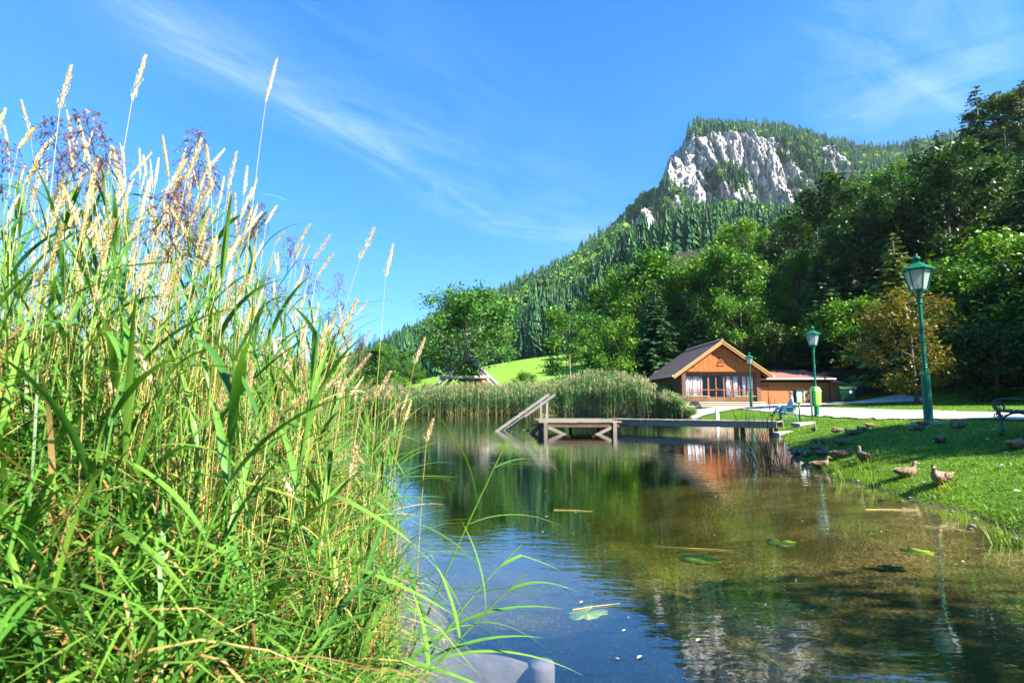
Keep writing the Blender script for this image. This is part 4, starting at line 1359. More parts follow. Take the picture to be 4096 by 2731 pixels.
for i in range(16):
    y0 = -0.50 + i * 5.33 / 16
    z0 = 2.32 + 0.95 * (i / 16) + 0.075
    mb.add([(-AW / 2 - 0.06, y0, z0 + 0.025), (AW / 2 + 0.31, y0, z0 + 0.025), (AW / 2 + 0.31, y0 + 0.36, z0 + 0.07), (-AW / 2 - 0.06, y0 + 0.36, z0 + 0.07),
            (-AW / 2 - 0.06, y0, z0 - 0.005), (AW / 2 + 0.31, y0, z0 - 0.005)], [(0, 1, 2, 3), (4, 5, 1, 0)])
t_ = mb.build('tile_courses', M_roof_red, rf); t_['kind'] = 'stuff'
mb = MB(); mb.tube([(-AW / 2 - 0.05, -0.55, 2.31), (AW / 2 + 0.3, -0.55, 2.31)], 0.06, 8); mb.build('gutter', M_gutter, an)

# shed with sloping roof
SXx = AX1 + 0.05
sh = empty('lean_to_shed', (SXx + 0.85, AY - 0.1, HZ), 0, 'small wooden lean-to shed with sloping roof at the end of the annex', 'shed')
mb = MB(); mb.prism([(-0.8, 0), (0.85, 0), (0.85, 1.75), (-0.8, 2.15)], 0.05, 2.2); mb.build('wall', M_annex, sh)
mb = MB()
for i in range(11):
    x = -0.72 + i * 0.148
    mb.box((x, 0.02, 0.98 - 0.012 * i), (0.138, 0.03 + 0.006 * (i % 2), 1.9 - 0.04 * i))
wall(sh, 'boarding', mb, M_annex)
mb = MB(); mb.prism([(-0.95, 2.20), (1.25, 1.68), (1.25, 1.76), (-0.95, 2.28)], -0.5, 2.4); mb.build('roof', M_roof, sh)
mb = MB(); mb.prism([(-0.95, 2.12), (1.25, 1.60), (1.25, 1.72), (-0.95, 2.24)], -0.54, -0.505); mb.build('barge_board', M_barge, sh)

# waste container
WXx = at(3385, 1600, 46.2).x
wc = empty('waste_container', (WXx, 46.2, gz(WXx, 46.2) + 0.05), R(-8), 'dark green wheeled waste container with white sticker beside the shed', 'waste container')
mb = MB()
sec = [(0.30, 0.42, 0.16), (0.50, 0.62, 0.5), (0.56, 0.66, 0.98)]
for hx_, hw_, z in sec:
    pass
mb.add([(sx * a, sy * b * 0.6, z) for (a, b, z) in ((0.52, 0.60, 0.16), (0.60, 0.70, 1.0)) for sx, sy in ((-1, -1), (1, -1), (1, 1), (-1, 1))],
       [(3, 2, 1, 0), (0, 1, 5, 4), (1, 2, 6, 5), (2, 3, 7, 6), (3, 0, 4, 7), (4, 5, 6, 7)])
for k in range(4):
    mb.box((-0.42 + 0.28 * k, -0.40, 0.6), (0.04, 0.06, 0.75))
bd = mb.build('body', M_wastegreen, wc, bevel=0.03)
mb = MB(); mb.box((0, 0, 1.02), (1.3, 0.95, 0.06)); mb.build('rim', M_wastegreen, wc, bevel=0.02)
mb = MB()
arc = [(0.46 * math.cos(a), 1.06 + 0.20 * math.sin(a)) for a in np.linspace(0, math.pi, 11)]
mb.prism(arc, -0.62, 0.62); mb.v = [(y, x, z) for x, y, z in mb.v]; mb.build('lid', M_wastegreen, wc)
for sx in (-1, 1):
    for sy in (-1, 1):
        mb = MB(); mb.lathe([(0.05, -0.03), (0.09, -0.03), (0.09, 0.03), (0.05, 0.03)], 12)
        mb.v = [(sx * 0.45 + p[2], sy * 0.3 + p[0], 0.09 + p[1]) for p in mb.v]; mb.build('wheel', M_black, wc)
mb = MB(); mb.box((0.18, -0.445, 0.78), (0.20, 0.01, 0.22)); mb.build('sticker', M_paper, wc)

# boards leaning beside the shed
for k in range(4):
    x = at(3425 + 9 * k, 1600, 48.5).x
    z = gz(x, 48.5)
    mb = MB(); mb.beam((0, 0, 0), (0.75 + 0.05 * k, 0.3, 1.5 + 0.12 * k), 0.10, 0.03)
    o = mb.build('leaning_board', M_jetty_dark); o.location = (x, 48.5 + 0.1 * k, z - 0.02)
    tag(o, 'grey board leaning against the dark slope beside the waste container', 'board', 'boards leaning beside the shed')


# ------------------------------------------------------------------ street lamps
def make_lamp():
    P = []
    mb = MB(); mb.lathe([(0.13, 0), (0.13, 0.05), (0.105, 0.08), (0.10, 1.20), (0.085, 1.22)], 8, turn=R(22.5)); P.append(('base_post', mb.mesh('base_post', M_green)))
    mb = MB(); mb.lathe([(0.052, 1.2), (0.046, 3.1)], 8, turn=R(22.5)); P.append(('pole', mb.mesh('pole', M_green)))
    for z in (1.43, 2.32, 3.06):
        mb = MB(); mb.lathe([(0.045, z - 0.06), (0.066, z - 0.055), (0.066, z - 0.03), (0.056, z - 0.025), (0.056, z + 0.0), (0.066, z + 0.005), (0.066, z + 0.03), (0.045, z + 0.035)], 14); P.append(('collar', mb.mesh('collar', M_green, True)))
    for k in range(4):
        a = k * math.pi / 2 + R(20)
        pts = [(math.cos(a) * (0.055 + 0.045 * (1 - math.cos(t))), math.sin(a) * (0.055 + 0.045 * (1 - math.cos(t))), 1.225 + 0.05 * math.sin(t)) for t in np.linspace(3.4, -1.0 + 3.14 * 2, 8)]
        pts = [(math.cos(a) * r, math.sin(a) * r, z) for r, z in ((0.06, 1.27), (0.08, 1.235), (0.115, 1.232), (0.135, 1.26), (0.125, 1.29))]
        mb = MB(); mb.tube(pts, 0.012, 6); P.append(('hook', mb.mesh('hook', M_green, True)))
    mb = MB(); mb.lathe([(0.046, 3.1), (0.05, 3.14), (0.075, 3.17), (0.04, 3.20), (0.035, 3.28), (0.10, 3.31)], 12); P.append(('neck', mb.mesh('neck', M_green, True)))
    for k in range(3):
        a = k * 2.094 + 0.3
        mb = MB(); mb.tube([(math.cos(a) * r, math.sin(a) * r, z) for r, z in ((0.05, 3.16), (0.12, 3.20), (0.15, 3.27), (0.12, 3.32))], 0.011, 6); P.append(('bracket', mb.mesh('bracket', M_green, True)))
    z0, z1, r0, r1 = 3.32, 3.84, 0.175, 0.30
    c = [(math.cos(k * math.pi / 3 + 0.35), math.sin(k * math.pi / 3 + 0.35)) for k in range(6)]
    mb = MB()
    for k in range(6):
        (ax, ay), (bx, by) = c[k], c[(k + 1) % 6]
        mb.tube([(ax * r0, ay * r0, z0), (ax * r1, ay * r1, z1)], 0.016, 6)
        mb.beam((ax * r0, ay * r0, z0 + 0.01), (bx * r0, by * r0, z0 + 0.01), 0.03, 0.03)
        mb.beam((ax * r1, ay * r1, z1 - 0.01), (bx * r1, by * r1, z1 - 0.01), 0.03, 0.03)
    mb.lathe([(r0 * 0.98, z0 - 0.012), (r0 * 0.98, z0 + 0.003)], 6, turn=0.35)
    P.append(('lantern_frame', mb.mesh('lantern_frame', M_green)))
    for k in range(6):
        (ax, ay), (bx, by) = c[k], c[(k + 1) % 6]
        q = 0.95
        mb = MB(); mb.add([(ax * r0 * q, ay * r0 * q, z0 + 0.02), (bx * r0 * q, by * r0 * q, z0 + 0.02), (bx * r1 * q, by * r1 * q, z1 - 0.02), (ax * r1 * q, ay * r1 * q, z1 - 0.02)], [(0, 1, 2, 3)])
        P.append(('pane', mb.mesh('pane', M_lampglass)))
    mb = MB(); mb.lathe([(0.055, z0 + 0.01), (0.06, z0 + 0.15), (0.03, z0 + 0.16)], 10); P.append(('bulb_holder', mb.mesh('bulb_holder', M_green, True)))
    mb = MB(); mb.lathe([(0.02, z0 + 0.16), (0.045, z0 + 0.20), (0.045, z0 + 0.32), (0.02, z0 + 0.36)], 10); P.append(('bulb', mb.mesh('bulb', M_bulb, True)))
    mb = MB(); mb.lathe([(0.385, z1 - 0.005), (0.385, z1 + 0.015), (0.09, z1 + 0.185), (0.085, z1 + 0.20)], 6, turn=0.35); P.append(('roof', mb.mesh('roof', M_green)))
    zf = z1 + 0.195
    mb = MB(); mb.lathe([(0.075, zf), (0.075, zf + 0.09), (0.10, zf + 0.10), (0.10, zf + 0.115), (0.04, zf + 0.16), (0.03, zf + 0.19), (0.035, zf + 0.205), (0.012, zf + 0.235)], 12); P.append(('finial', mb.mesh('finial', M_green, True)))
    return P


m_, nt_ = mat('lantern_glass')
gl = nd(nt_, 'ShaderNodeBsdfGlossy', {'Roughness': 0.12, 'Color': (0.9, 0.95, 1, 1)})
tp = nd(nt_, 'ShaderNodeBsdfTransparent', {'Color': (0.75, 0.8, 0.82, 1)})
df = nd(nt_, 'ShaderNodeBsdfTranslucent', {'Color': (0.7, 0.74, 0.76, 1)})
df2 = nd(nt_, 'ShaderNodeBsdfDiffuse', {'Color': (0.6, 0.66, 0.70, 1)})
dd_ = nd(nt_, 'ShaderNodeMixShader', {0: 0.5, 1: df.outputs[0], 2: df2.outputs[0]})
a1 = nd(nt_, 'ShaderNodeMixShader', {0: 0.52, 1: tp.outputs[0], 2: dd_.outputs[0]})
a2 = nd(nt_, 'ShaderNodeMixShader', {0: 0.12, 1: a1.outputs[0], 2: gl.outputs[0]})
out(nt_, a2.outputs[0])
M_lampglass = m_
LAMP = make_lamp()
for (x, y), lab, s in (((10.2, 14.05), 'green street lamp with glass lantern on the grassy bank near the scrolled bench', 1.0),
                       ((14.25, 26.8), 'green street lamp with glass lantern directly behind the lime green litter bin', 1.0),
                       ((at(3004, 1600, 43.8).x, 43.8), 'green street lamp with glass lantern standing in front of the hut steps', 1.0)):
    lo = empty('street_lamp', (x, y, gz(x, y) - 0.01), random.uniform(-0.3, 0.3) * 0, lab, 'street lamp')
    for nm, me in LAMP:
        link(bpy.data.objects.new(nm, me), lo)
mb = MB(); mb.box((0, 0, 0), (0.62, 0.55, 0.09)); o = mb.build('lamp_footing', M_concrete, None, bevel=0.015); o.location = (10.1, 13.85, gz(10.1, 13.85) + 0.015)
tag(o, 'square concrete footing at the foot of the lamp near the bench', 'footing')

# ------------------------------------------------------------------ benches


def make_bench(iron, slat):
    """side view in local XZ: front towards -X, length along Y"""
    P = []
    for ysg in (-0.72, 0.72):
        mb = MB()
        def tb(pts, r=0.018):
            mb.tube([(x, ysg, z) for x, z in pts], r, 6)
        # front leg, pedestal foot
        tb([(-0.20, 0.0), (-0.20, 0.10), (-0.195, 0.24), (-0.20, 0.33), (-0.235, 0.44)], [0.045, 0.024, 0.016, 0.02, 0.018])
        tb([(-0.20, 0.27), (-0.265, 0.32), (-0.275, 0.38), (-0.24, 0.41), (-0.215, 0.36), (-0.195, 0.28)], 0.012)
        tb([(-0.19, 0.30), (-0.17, 0.36), (-0.145, 0.345), (-0.155, 0.31)], 0.010)
        # rear leg
        tb([(0.36, 0.0), (0.33, 0.12), (0.27, 0.30), (0.25, 0.43), (0.27, 0.60), (0.33, 0.84)], [0.03, 0.02, 0.018, 0.018, 0.016, 0.014])
        # arch under the seat
        tb([(-0.17, 0.28), (-0.12, 0.345), (-0.03, 0.395), (0.06, 0.405), (0.15, 0.38), (0.23, 0.31), (0.28, 0.24)], 0.014)
        tb([(-0.235, 0.435), (-0.1, 0.425), (0.1, 0.42), (0.25, 0.43)], 0.016)
        # arm rest with scroll
        tb([(-0.235, 0.44), (-0.275, 0.50), (-0.285, 0.57), (-0.25, 0.635), (-0.19, 0.66), (-0.1, 0.655), (0.05, 0.645), (0.13, 0.645), (0.20, 0.68), (0.29, 0.72)], 0.016)
        tb([(-0.15, 0.45), (-0.135, 0.51), (-0.165, 0.555), (-0.205, 0.555), (-0.225, 0.525), (-0.21, 0.49), (-0.18, 0.49)], 0.011)
        tb([(-0.155, 0.55), (-0.19, 0.58), (-0.195, 0.61), (-0.175, 0.63)], 0.009)
        P.append(('side_frame', mb.mesh('side_frame', iron, True)))
    for k in range(6):
        x = -0.22 + 0.085 * k
        mb = MB(); mb.box((x, 0, 0.452 - 0.004 * k), (0.068, 1.56, 0.028)); P.append(('seat_slat', mb.mesh('seat_slat', slat)))
    for k in range(4):
        t = k / 3
        mb = MB(); mb.box((0.255 + 0.075 * t, 0, 0.54 + 0.27 * t), (0.025, 1.56, 0.066), Matrix.Rotation(0.22, 3, 'Y')); P.append(('back_slat', mb.mesh('back_slat', slat)))
    return P


M_slat = simple('dark_bench_slat', (0.035, 0.05, 0.075), 0.4, var=0.2)
bx, by = at(4062, 1700, 9.6).x, 9.6
an_ = math.atan2(bx, by)
b1 = empty('park_bench', (bx, by, gz(bx, by) - 0.01), -an_, 'dark green scrolled iron park bench standing in the shade on the bank', 'bench')
for nm, me in make_bench(M_darkgreen, M_slat):
    link(bpy.data.objects.new(nm, me), b1)
b1.scale = (0.9, 0.9, 0.9)
px2, py2 = at(3150, 1640, 27.4).x, 27.4
an2 = math.atan2(px2, py2)
b2 = empty('park_bench', (px2, py2, gz(px2, py2) - 0.01), -an2 + R(6), 'mint green iron park bench on which the person sits', 'bench')
for nm, me in make_bench(M_mint, M_mint):
    link(bpy.data.objects.new(nm, me), b2)

# ------------------------------------------------------------------ seated person
M_skin = simple('skin', (0.52, 0.28, 0.19), 0.55, var=0.06)
M_hair = simple('auburn_hair', (0.16, 0.055, 0.03), 0.6, var=0.3, scale=40)
M_jeans = simple('blue_jeans', (0.16, 0.32, 0.58), 0.85, var=0.2, scale=14)
M_jacket = simple('pale_jacket', (0.60, 0.58, 0.50), 0.85, var=0.15, scale=12)
M_shirt = simple('blue_striped_shirt', (0.33, 0.42, 0.60), 0.85, var=0.35, scale=18)
M_shoe = simple('black_shoe', (0.012, 0.012, 0.014), 0.5)


def skin_mesh(name, nodes, edges, material, parent, root=0, sub=2):
    me = bpy.data.meshes.new(name)
    me.from_pydata([n[0] for n in nodes], edges, [])
    o = bpy.data.objects.new(name, me)
    link(o, parent)
    sk = o.modifiers.new('skin', 'SKIN'); sk.use_smooth_shade = True
    if not me.skin_vertices:
        me.skin_vertices.new(name='skin')
    for i, n in enumerate(nodes):
        r = n[1]
        me.skin_vertices[0].data[i].radius = r if isinstance(r, tuple) else (r, r)
        me.skin_vertices[0].data[i].use_root = (i == root)
    ss = o.modifiers.new('smooth', 'SUBSURF'); ss.levels = sub; ss.render_levels = sub
    me.materials.append(material)
    return o


def seated_person(loc, rz):
    p = empty('person', loc, rz, 'seated person in pale jacket and blue jeans with crossed legs on the mint bench', 'person')
    hip, chest, neck = Vector((0.10, 0, 0.56)), Vector((0.20, 0, 0.92)), Vector((0.20, 0, 1.09))
    sh_l, sh_r = Vector((0.21, 0.19, 1.03)), Vector((0.21, -0.19, 1.03))
    el_r, wr_r = Vector((0.24, -0.28, 0.76)), Vector((0.02, -0.20, 0.68))
    el_l, wr_l = Vector((0.16, 0.28, 0.76)), Vector((-0.06, 0.10, 0.68))
    hr, hl = Vector((0.09, -0.10, 0.54)), Vector((0.09, 0.10, 0.54))
    kn_r, an_r = Vector((-0.40, -0.02, 0.66)), Vector((-0.62, 0.02, 0.30))      # crossed leg
    kn_l, an_l = Vector((-0.36, 0.08, 0.50)), Vector((-0.32, 0.06, 0.09))
    # whole body: one continuous skin with a face and fingers
    N = [(hip, 0.13), (chest, (0.15, 0.12)), (neck, 0.055), ((0.18, 0, 1.16), 0.075), ((0.165, 0, 1.24), 0.095), ((0.165, 0, 1.32), 0.07),
         (sh_r, 0.065), (el_r, 0.042), (wr_r, 0.028), (sh_l, 0.065), (el_l, 0.042), (wr_l, 0.028),
         (hr, 0.09), (kn_r, 0.058), (an_r, 0.038), (hl, 0.09), (kn_l, 0.058), (an_l, 0.038),
         ((0.075, 0, 1.225), 0.016), ((0.10, 0, 1.17), 0.02),
         (wr_r + Vector((-0.07, 0.03, -0.02)), 0.035), (wr_l + Vector((-0.07, -0.03, -0.02)), 0.035)]
    E = [(0, 1), (1, 2), (2, 3), (3, 4), (4, 5), (1, 6), (6, 7), (7, 8), (1, 9), (9, 10), (10, 11), (0, 12), (12, 13), (13, 14), (0, 15), (15, 16), (16, 17), (4, 18), (3, 19), (8, 20), (11, 21)]
    for h, s in ((20, 1), (21, -1)):
        c = N[h][0]
        for k in range(4):
            i = len(N)
            N.append((c + Vector((-0.045 + 0.004 * abs(k - 1), s * (-0.028 + 0.018 * k), -0.012)), 0.009))
            N.append((c + Vector((-0.075 + 0.006 * abs(k - 1), s * (-0.028 + 0.018 * k), -0.04)), 0.008))
            E += [(h, i), (i, i + 1)]
        i = len(N)
        N.append((c + Vector((-0.01, s * 0.045, -0.01)), 0.010)); E.append((h, i))
    skin_mesh('body', N, E, M_skin, p)
    # clothes
    skin_mesh('jeans', [(hip + Vector((0.0, 0, 0.06)), (0.155, 0.145)), (hr, 0.105), (kn_r, 0.078), (an_r + Vector((0.02, 0, 0.06)), 0.062), (hl, 0.105), (kn_l, 0.078), (an_l + Vector((0, 0, 0.07)), 0.065)],
              [(0, 1), (1, 2), (2, 3), (0, 4), (4, 5), (5, 6)], M_jeans, p)
    skin_mesh('shirt', [(hip + Vector((-0.01, 0, 0.08)), (0.165, 0.15)), (chest + Vector((-0.04, 0, -0.06)), (0.165, 0.135)), (chest + Vector((-0.03, 0, 0.1)), 0.11)], [(0, 1), (1, 2)], M_shirt, p)
    skin_mesh('jacket', [(hip + Vector((0.05, 0, 0.12)), (0.175, 0.14)), (chest + Vector((0.0, 0, 0)), (0.185, 0.155)), (neck + Vector((0.01, 0, -0.03)), 0.075), (sh_r, 0.085), (el_r, 0.065), (wr_r, 0.05), (sh_l, 0.085), (el_l, 0.065), (wr_l, 0.05)],
              [(0, 1), (1, 2), (1, 3), (3, 4), (4, 5), (1, 6), (6, 7), (7, 8)], M_jacket, p, root=1)
    skin_mesh('hair', [((0.185, 0, 1.36), 0.072), ((0.205, 0, 1.29), 0.10), ((0.235, 0, 1.21), 0.075), ((0.13, 0, 1.375), 0.05)], [(0, 1), (1, 2), (0, 3)], M_hair, p)
    for a_, t in ((an_r, Vector((-0.16, 0.0, -0.06))), (an_l, Vector((-0.19, 0.0, -0.03)))):
        skin_mesh('shoe', [(a_ + Vector((0.03, 0, -0.03)), 0.05), (a_ + Vector((-0.06, 0, -0.045)), 0.045), (a_ + t + Vector((0, 0, -0.02)), 0.035), (a_ + Vector((0, 0, 0.07)), 0.05)], [(0, 1), (1, 2), (0, 3)], M_shoe, p)
    return p


pp = seated_person((px2 - 0.02, py2 - 0.05, gz(px2, py2) - 0.02), -an2 + R(6))
pp.location = b2.matrix_basis @ Vector((-0.02, -0.25, -0.01))

# ------------------------------------------------------------------ litter bin, notice post, slab, bollard
bx_, by_ = at(3248, 1640, 25.0).x, 25.0
bn = empty('litter_bin', (bx_, by_, gz(bx_, by_) - 0.02), R(10), 'lime green plastic litter bin hung on a galvanised post', 'litter bin')
mb = MB(); mb.tube([(0, 0, 0), (0, 0, 1.30)], 0.04, 12); mb.build('post', M_galv, bn, True)
mb = MB()
def rrect(w, d, r, z, n=4):
    pts = []
    for cx_, cy_, a0 in ((w - r, d - r, 0), (-w + r, d - r, 1), (-w + r, -d + r, 2), (w - r, -d + r, 3)):
        for k in range(n + 1):
            a = (a0 + k / n) * math.pi / 2
            pts.append((cx_ + r * math.cos(a), cy_ + r * math.sin(a), z))
    return pts
def loft(mb, rings):
    n = len(rings[0])
    vs = [p for r in rings for p in r]
    fs = [tuple(range(n - 1, -1, -1)), tuple((len(rings) - 1) * n + k for k in range(n))]
    for i in range(len(rings) - 1):
        for k in range(n):
            fs.append((i * n + k, i * n + (k + 1) % n, (i + 1) * n + (k + 1) % n, (i + 1) * n + k))
    mb.add(vs, fs)
sh_ = lambda ring: [(x + 0.20, y, z) for x, y, z in ring]
loft(mb, [sh_(rrect(0.10, 0.13, 0.05, 0.58)), sh_(rrect(0.145, 0.18, 0.06, 0.62)), sh_(rrect(0.15, 0.19, 0.06, 0.68)), sh_(rrect(0.165, 0.21, 0.06, 1.16)), sh_(rrect(0.17, 0.215, 0.06, 1.20))])
mb.build('bucket', M_lime, bn, True)
mb = MB()
loft(mb, [sh_(rrect(0.185, 0.225, 0.06, 1.195)), sh_(rrect(0.19, 0.23, 0.06, 1.24)), sh_(rrect(0.175, 0.215, 0.06, 1.25)), [(x * 0.86 + 0.015, y, z) for x, y, z in sh_(rrect(0.16, 0.20, 0.06, 1.34))], [(x * 0.7 + 0.05, y, z) for x, y, z in sh_(rrect(0.12, 0.16, 0.06, 1.42))]])
mb.build('lid', M_lime, bn, True)
mb = MB(); mb.box((0.35, 0, 1.345), (0.05, 0.24, 0.10)); mb.build('hood', M_lime, bn, bevel=0.02)
mb = MB(); mb.box((0.03, 0, 0.75), (0.06, 0.12, 0.06)).box((0.03, 0, 1.1), (0.06, 0.12, 0.06)); mb.build('bracket', M_galv, bn)

nx_, ny_ = at(3199, 1640, 23.6).x, 23.6
nb_ = empty('notice_post', (nx_, ny_, gz(nx_, ny_) - 0.02), R(12), 'green notice box on a slim green post with pinned papers', 'notice box')
mb = MB(); mb.tube([(0, 0.02, 0), (0, 0.02, 0.95)], 0.032, 10); mb.build('post', M_green, nb_, True)
mb = MB(); mb.box((0, 0.05, 1.17), (0.36, 0.16, 0.50)); mb.build('cabinet', M_black, nb_, bevel=0.01)
for sx in (-1, 1):
    mb = MB(); mb.box((sx * 0.16, -0.045, 1.17), (0.05, 0.035, 0.52)); mb.build('frame_stile', M_green, nb_, bevel=0.005)
mb = MB(); mb.box((0, -0.045, 0.925), (0.37, 0.036, 0.035)); mb.build('frame_rail', M_green, nb_)
mb = MB(); mb.box((0, 0.03, 1.45), (0.46, 0.26, 0.03), Matrix.Rotation(0.08, 3, 'X')); mb.build('roof', M_black, nb_)
mb = MB(); mb.box((0, -0.034, 1.36), (0.26, 0.008, 0.10)); mb.build('grille', M_galv, nb_)
mb = MB(); mb.box((-0.005, -0.034, 1.24), (0.24, 0.008, 0.14)); mb.build('paper', M_paper, nb_)
mb = MB(); mb.box((0.0, -0.034, 1.05), (0.22, 0.008, 0.20)); mb.build('paper', M_paper_y, nb_)
mb = MB(); mb.box((0.0, -0.041, 1.08), (0.15, 0.004, 0.10)); mb.build('paper', M_paper, nb_)
mb = MB(); mb.box((0.01, -0.046, 1.075), (0.06, 0.003, 0.035), Matrix.Rotation(0.4, 3, 'Y')); mb.build('printed_bird', M_black, nb_)
mb = MB(); mb.box((0.21, -0.01, 1.2), (0.05, 0.10, 0.34)); mb.build('leaflet_holder', M_galv, nb_)

for (u0, u1, vv, yy, w, lab) in ((3175, 3268, 1672, 22.6, 0.55, 'pale concrete slab in the grass below the notice post'), (3095, 3178, 1690, 20.6, 0.45, 'pale plank step where the jetty meets the bank')):
    a_, c_ = at(u0, vv, yy), at(u1, vv, yy)
    cx_ = (a_.x + c_.x) / 2
    mb = MB(); mb.box((0, 0, 0), (c_.x - a_.x, w, 0.14))
    o = mb.build('concrete_slab' if 'slab' in lab else 'step_plank', M_concrete, None, bevel=0.015); o.location = (cx_, yy, gz(cx_, yy) + 0.02); o.rotation_euler = (R(3), R(-3), R(9))
    tag(o, lab, 'slab' if 'slab' in lab else 'step')

wx_, wy_ = at(2868, 1630, 38.5).x, 38.5
mb = MB(); mb.prism([(-0.12, -0.1), (0.12, -0.1), (0.11, 0.80), (-0.11, 0.86)], -0.07, 0.07)
o = mb.build('marker_post', M_white, None, bevel=0.01); o.location = (wx_, wy_, gz(wx_, wy_)); o.rotation_euler = (0, R(-3), R(20))
tag(o, 'pale square marker post on the lawn in front of the hut', 'post')

# ------------------------------------------------------------------ jetty
jt = empty('bathing_jetty', (2.6, 23.6, 0.0), 0, 'weathered wooden bathing jetty with square platform and plank walkway', 'jetty')
JX0, JX1, JY0, JY1, JZ = 1.08 - 2.6, 4.10 - 2.6, 21.6 - 23.6, 25.9 - 23.6, 0.47
npk = 26
pw = (JY1 - JY0) / npk
PK = [MB().box((0, 0, 0), (JX1 - JX0 + 0.1, pw - 0.012, 0.042)).mesh('plank', M_jetty) for _ in range(3)]
for i in range(npk):
    o = link(bpy.data.objects.new('plank', PK[i % 3]), jt)
    o.location = ((JX0 + JX1) / 2 + random.uniform(-0.03, 0.03), JY0 + (i + 0.5) * pw, JZ - 0.02 + random.uniform(-0.004, 0.006))
    o.rotation_euler = (0, random.uniform(-0.003, 0.003), random.uniform(-0.003, 0.003))
for y in (JY0 + 0.10, JY1 - 0.10):
    mb = MB(); mb.box(((JX0 + JX1) / 2, y, JZ - 0.13), (JX1 - JX0 - 0.12, 0.10, 0.17)); mb.build('beam', M_jetty_dark, jt)
for x in (JX0 + 0.22, JX1 - 0.30):
    mb = MB(); mb.box((x, (JY0 + JY1) / 2, JZ - 0.30), (0.12, JY1 - JY0 - 0.3, 0.13)); mb.build('beam', M_jetty_dark, jt)
for x in (JX0 + 0.18, JX1 - 0.24):
    for y in (JY0 + 0.02, JY1 - 0.2):
        mb = MB(); mb.box((x, y, -0.75), (0.14, 0.13, 2.35)); mb.build('pile', M_jetty, jt, bevel=0.01)
mb = MB(); mb.box(((JX0 + JX1) / 2, JY1 - 0.5, -0.8), (0.14, 0.14, 2.2)); mb.build('pile', M_jetty_dark, jt)
y = JY0 + 0.03
mb = MB(); mb.beam((JX0 + 0.28, y, 0.26), (JX0 + 1.12, y, -0.12), 0.06, 0.115); mb.build('brace', M_jetty, jt)
mb = MB(); mb.beam((JX1 - 0.34, y, 0.26), (JX1 - 1.10, y, -0.12), 0.06, 0.115); mb.build('brace', M_jetty, jt)
for x in (JX0 + 0.18, JX1 - 0.24):
    mb = MB(); mb.beam((x, JY0 + 0.3, 0.22), (x, JY0 + 1.2, -0.15), 0.07, 0.13); mb.build('brace', M_jetty_dark, jt)
mb = MB(); mb.beam((JX0 + 0.05, JY0 + 0.35, 0.36), (JX0 - 0.42, JY0 + 0.35, -0.1), 0.07, 0.16); mb.build('brace', M_jetty_dark, jt)
# walkway to the bank
W0, W1 = Vector((4.05 - 2.6, 25.2 - 23.6, JZ - 0.01)), Vector((9.75 - 2.6, 20.9 - 23.6, JZ + 0.02))
wd = (W1 - W0); wl = wd.length; wn = Vector((-wd.y, wd.x, 0)).normalized(); wa = math.atan2(wd.y, wd.x)
nw_ = int(wl / 0.15)
PW = MB().box((0, 0, 0), (0.138, 1.15, 0.04)).mesh('walkway_plank', M_jetty)
for i in range(nw_):
    o = link(bpy.data.objects.new('walkway_plank', PW), jt)
    o.location = W0 + wd * ((i + 0.5) / nw_) + wn * random.uniform(-0.02, 0.02) + Vector((0, 0, random.uniform(-0.005, 0.006)))
    o.rotation_euler = (0, 0, wa + random.uniform(-0.01, 0.01))
for s in (-1, 1):
    mb = MB(); mb.beam(W0 + wn * s * 0.52 + Vector((0, 0, -0.125)), W1 + wn * s * 0.52 + Vector((0, 0, -0.125)), 0.08, 0.20); mb.build('walkway_beam', M_jetty, jt)
for f in (0.03, 0.80, 0.97):
    for s in (-1, 1):
        p = W0 + wd * f + wn * s * 0.42
        mb = MB(); mb.box((p.x, p.y, -0.75), (0.14, 0.14, 2.1), Matrix.Rotation(wa, 3, 'Z')); mb.build('pile', M_jetty_dark, jt)
p = W0 + wd * 0.05 - wn * 0.62
mb = MB(); mb.beam(p + Vector((-0.1, 0, -0.23)), p + Vector((1.0, -0.1, -0.23)), 0.1, 0.09); mb.build('step_board', M_jetty, jt)
# hand rails of the steps into the water
for (xa, xb, yy, xp) in ((-0.80, 1.55, 24.0, 1.22), (-0.45, 1.86, 24.75, 1.52)):
    a_, c_ = Vector((xa - 2.6, yy - 23.6, -0.12)), Vector((xb - 2.6, yy - 23.6, 1.52))
    mb = MB(); mb.beam(a_, c_, 0.06, 0.11); mb.build('hand_rail', M_rail, jt)
    off = Vector((0.12, 0, -0.17))
    zz = a_.z + (xp - xa) / (xb - xa) * (c_.z - a_.z)
    mb = MB(); mb.box((xp - 2.6, yy - 23.6 + 0.075, (zz - 0.5) / 2 - 0.02), (0.10, 0.08, zz + 0.5)); mb.build('rail_post', M_rail, jt)
for k in range(3):
    mb = MB(); mb.box((0.95 - 2.6 - 0.35 * k, 24.38 - 23.6, 0.25 - 0.24 * k), (0.26, 0.68, 0.04)); mb.build('tread', M_jetty_dark, jt)

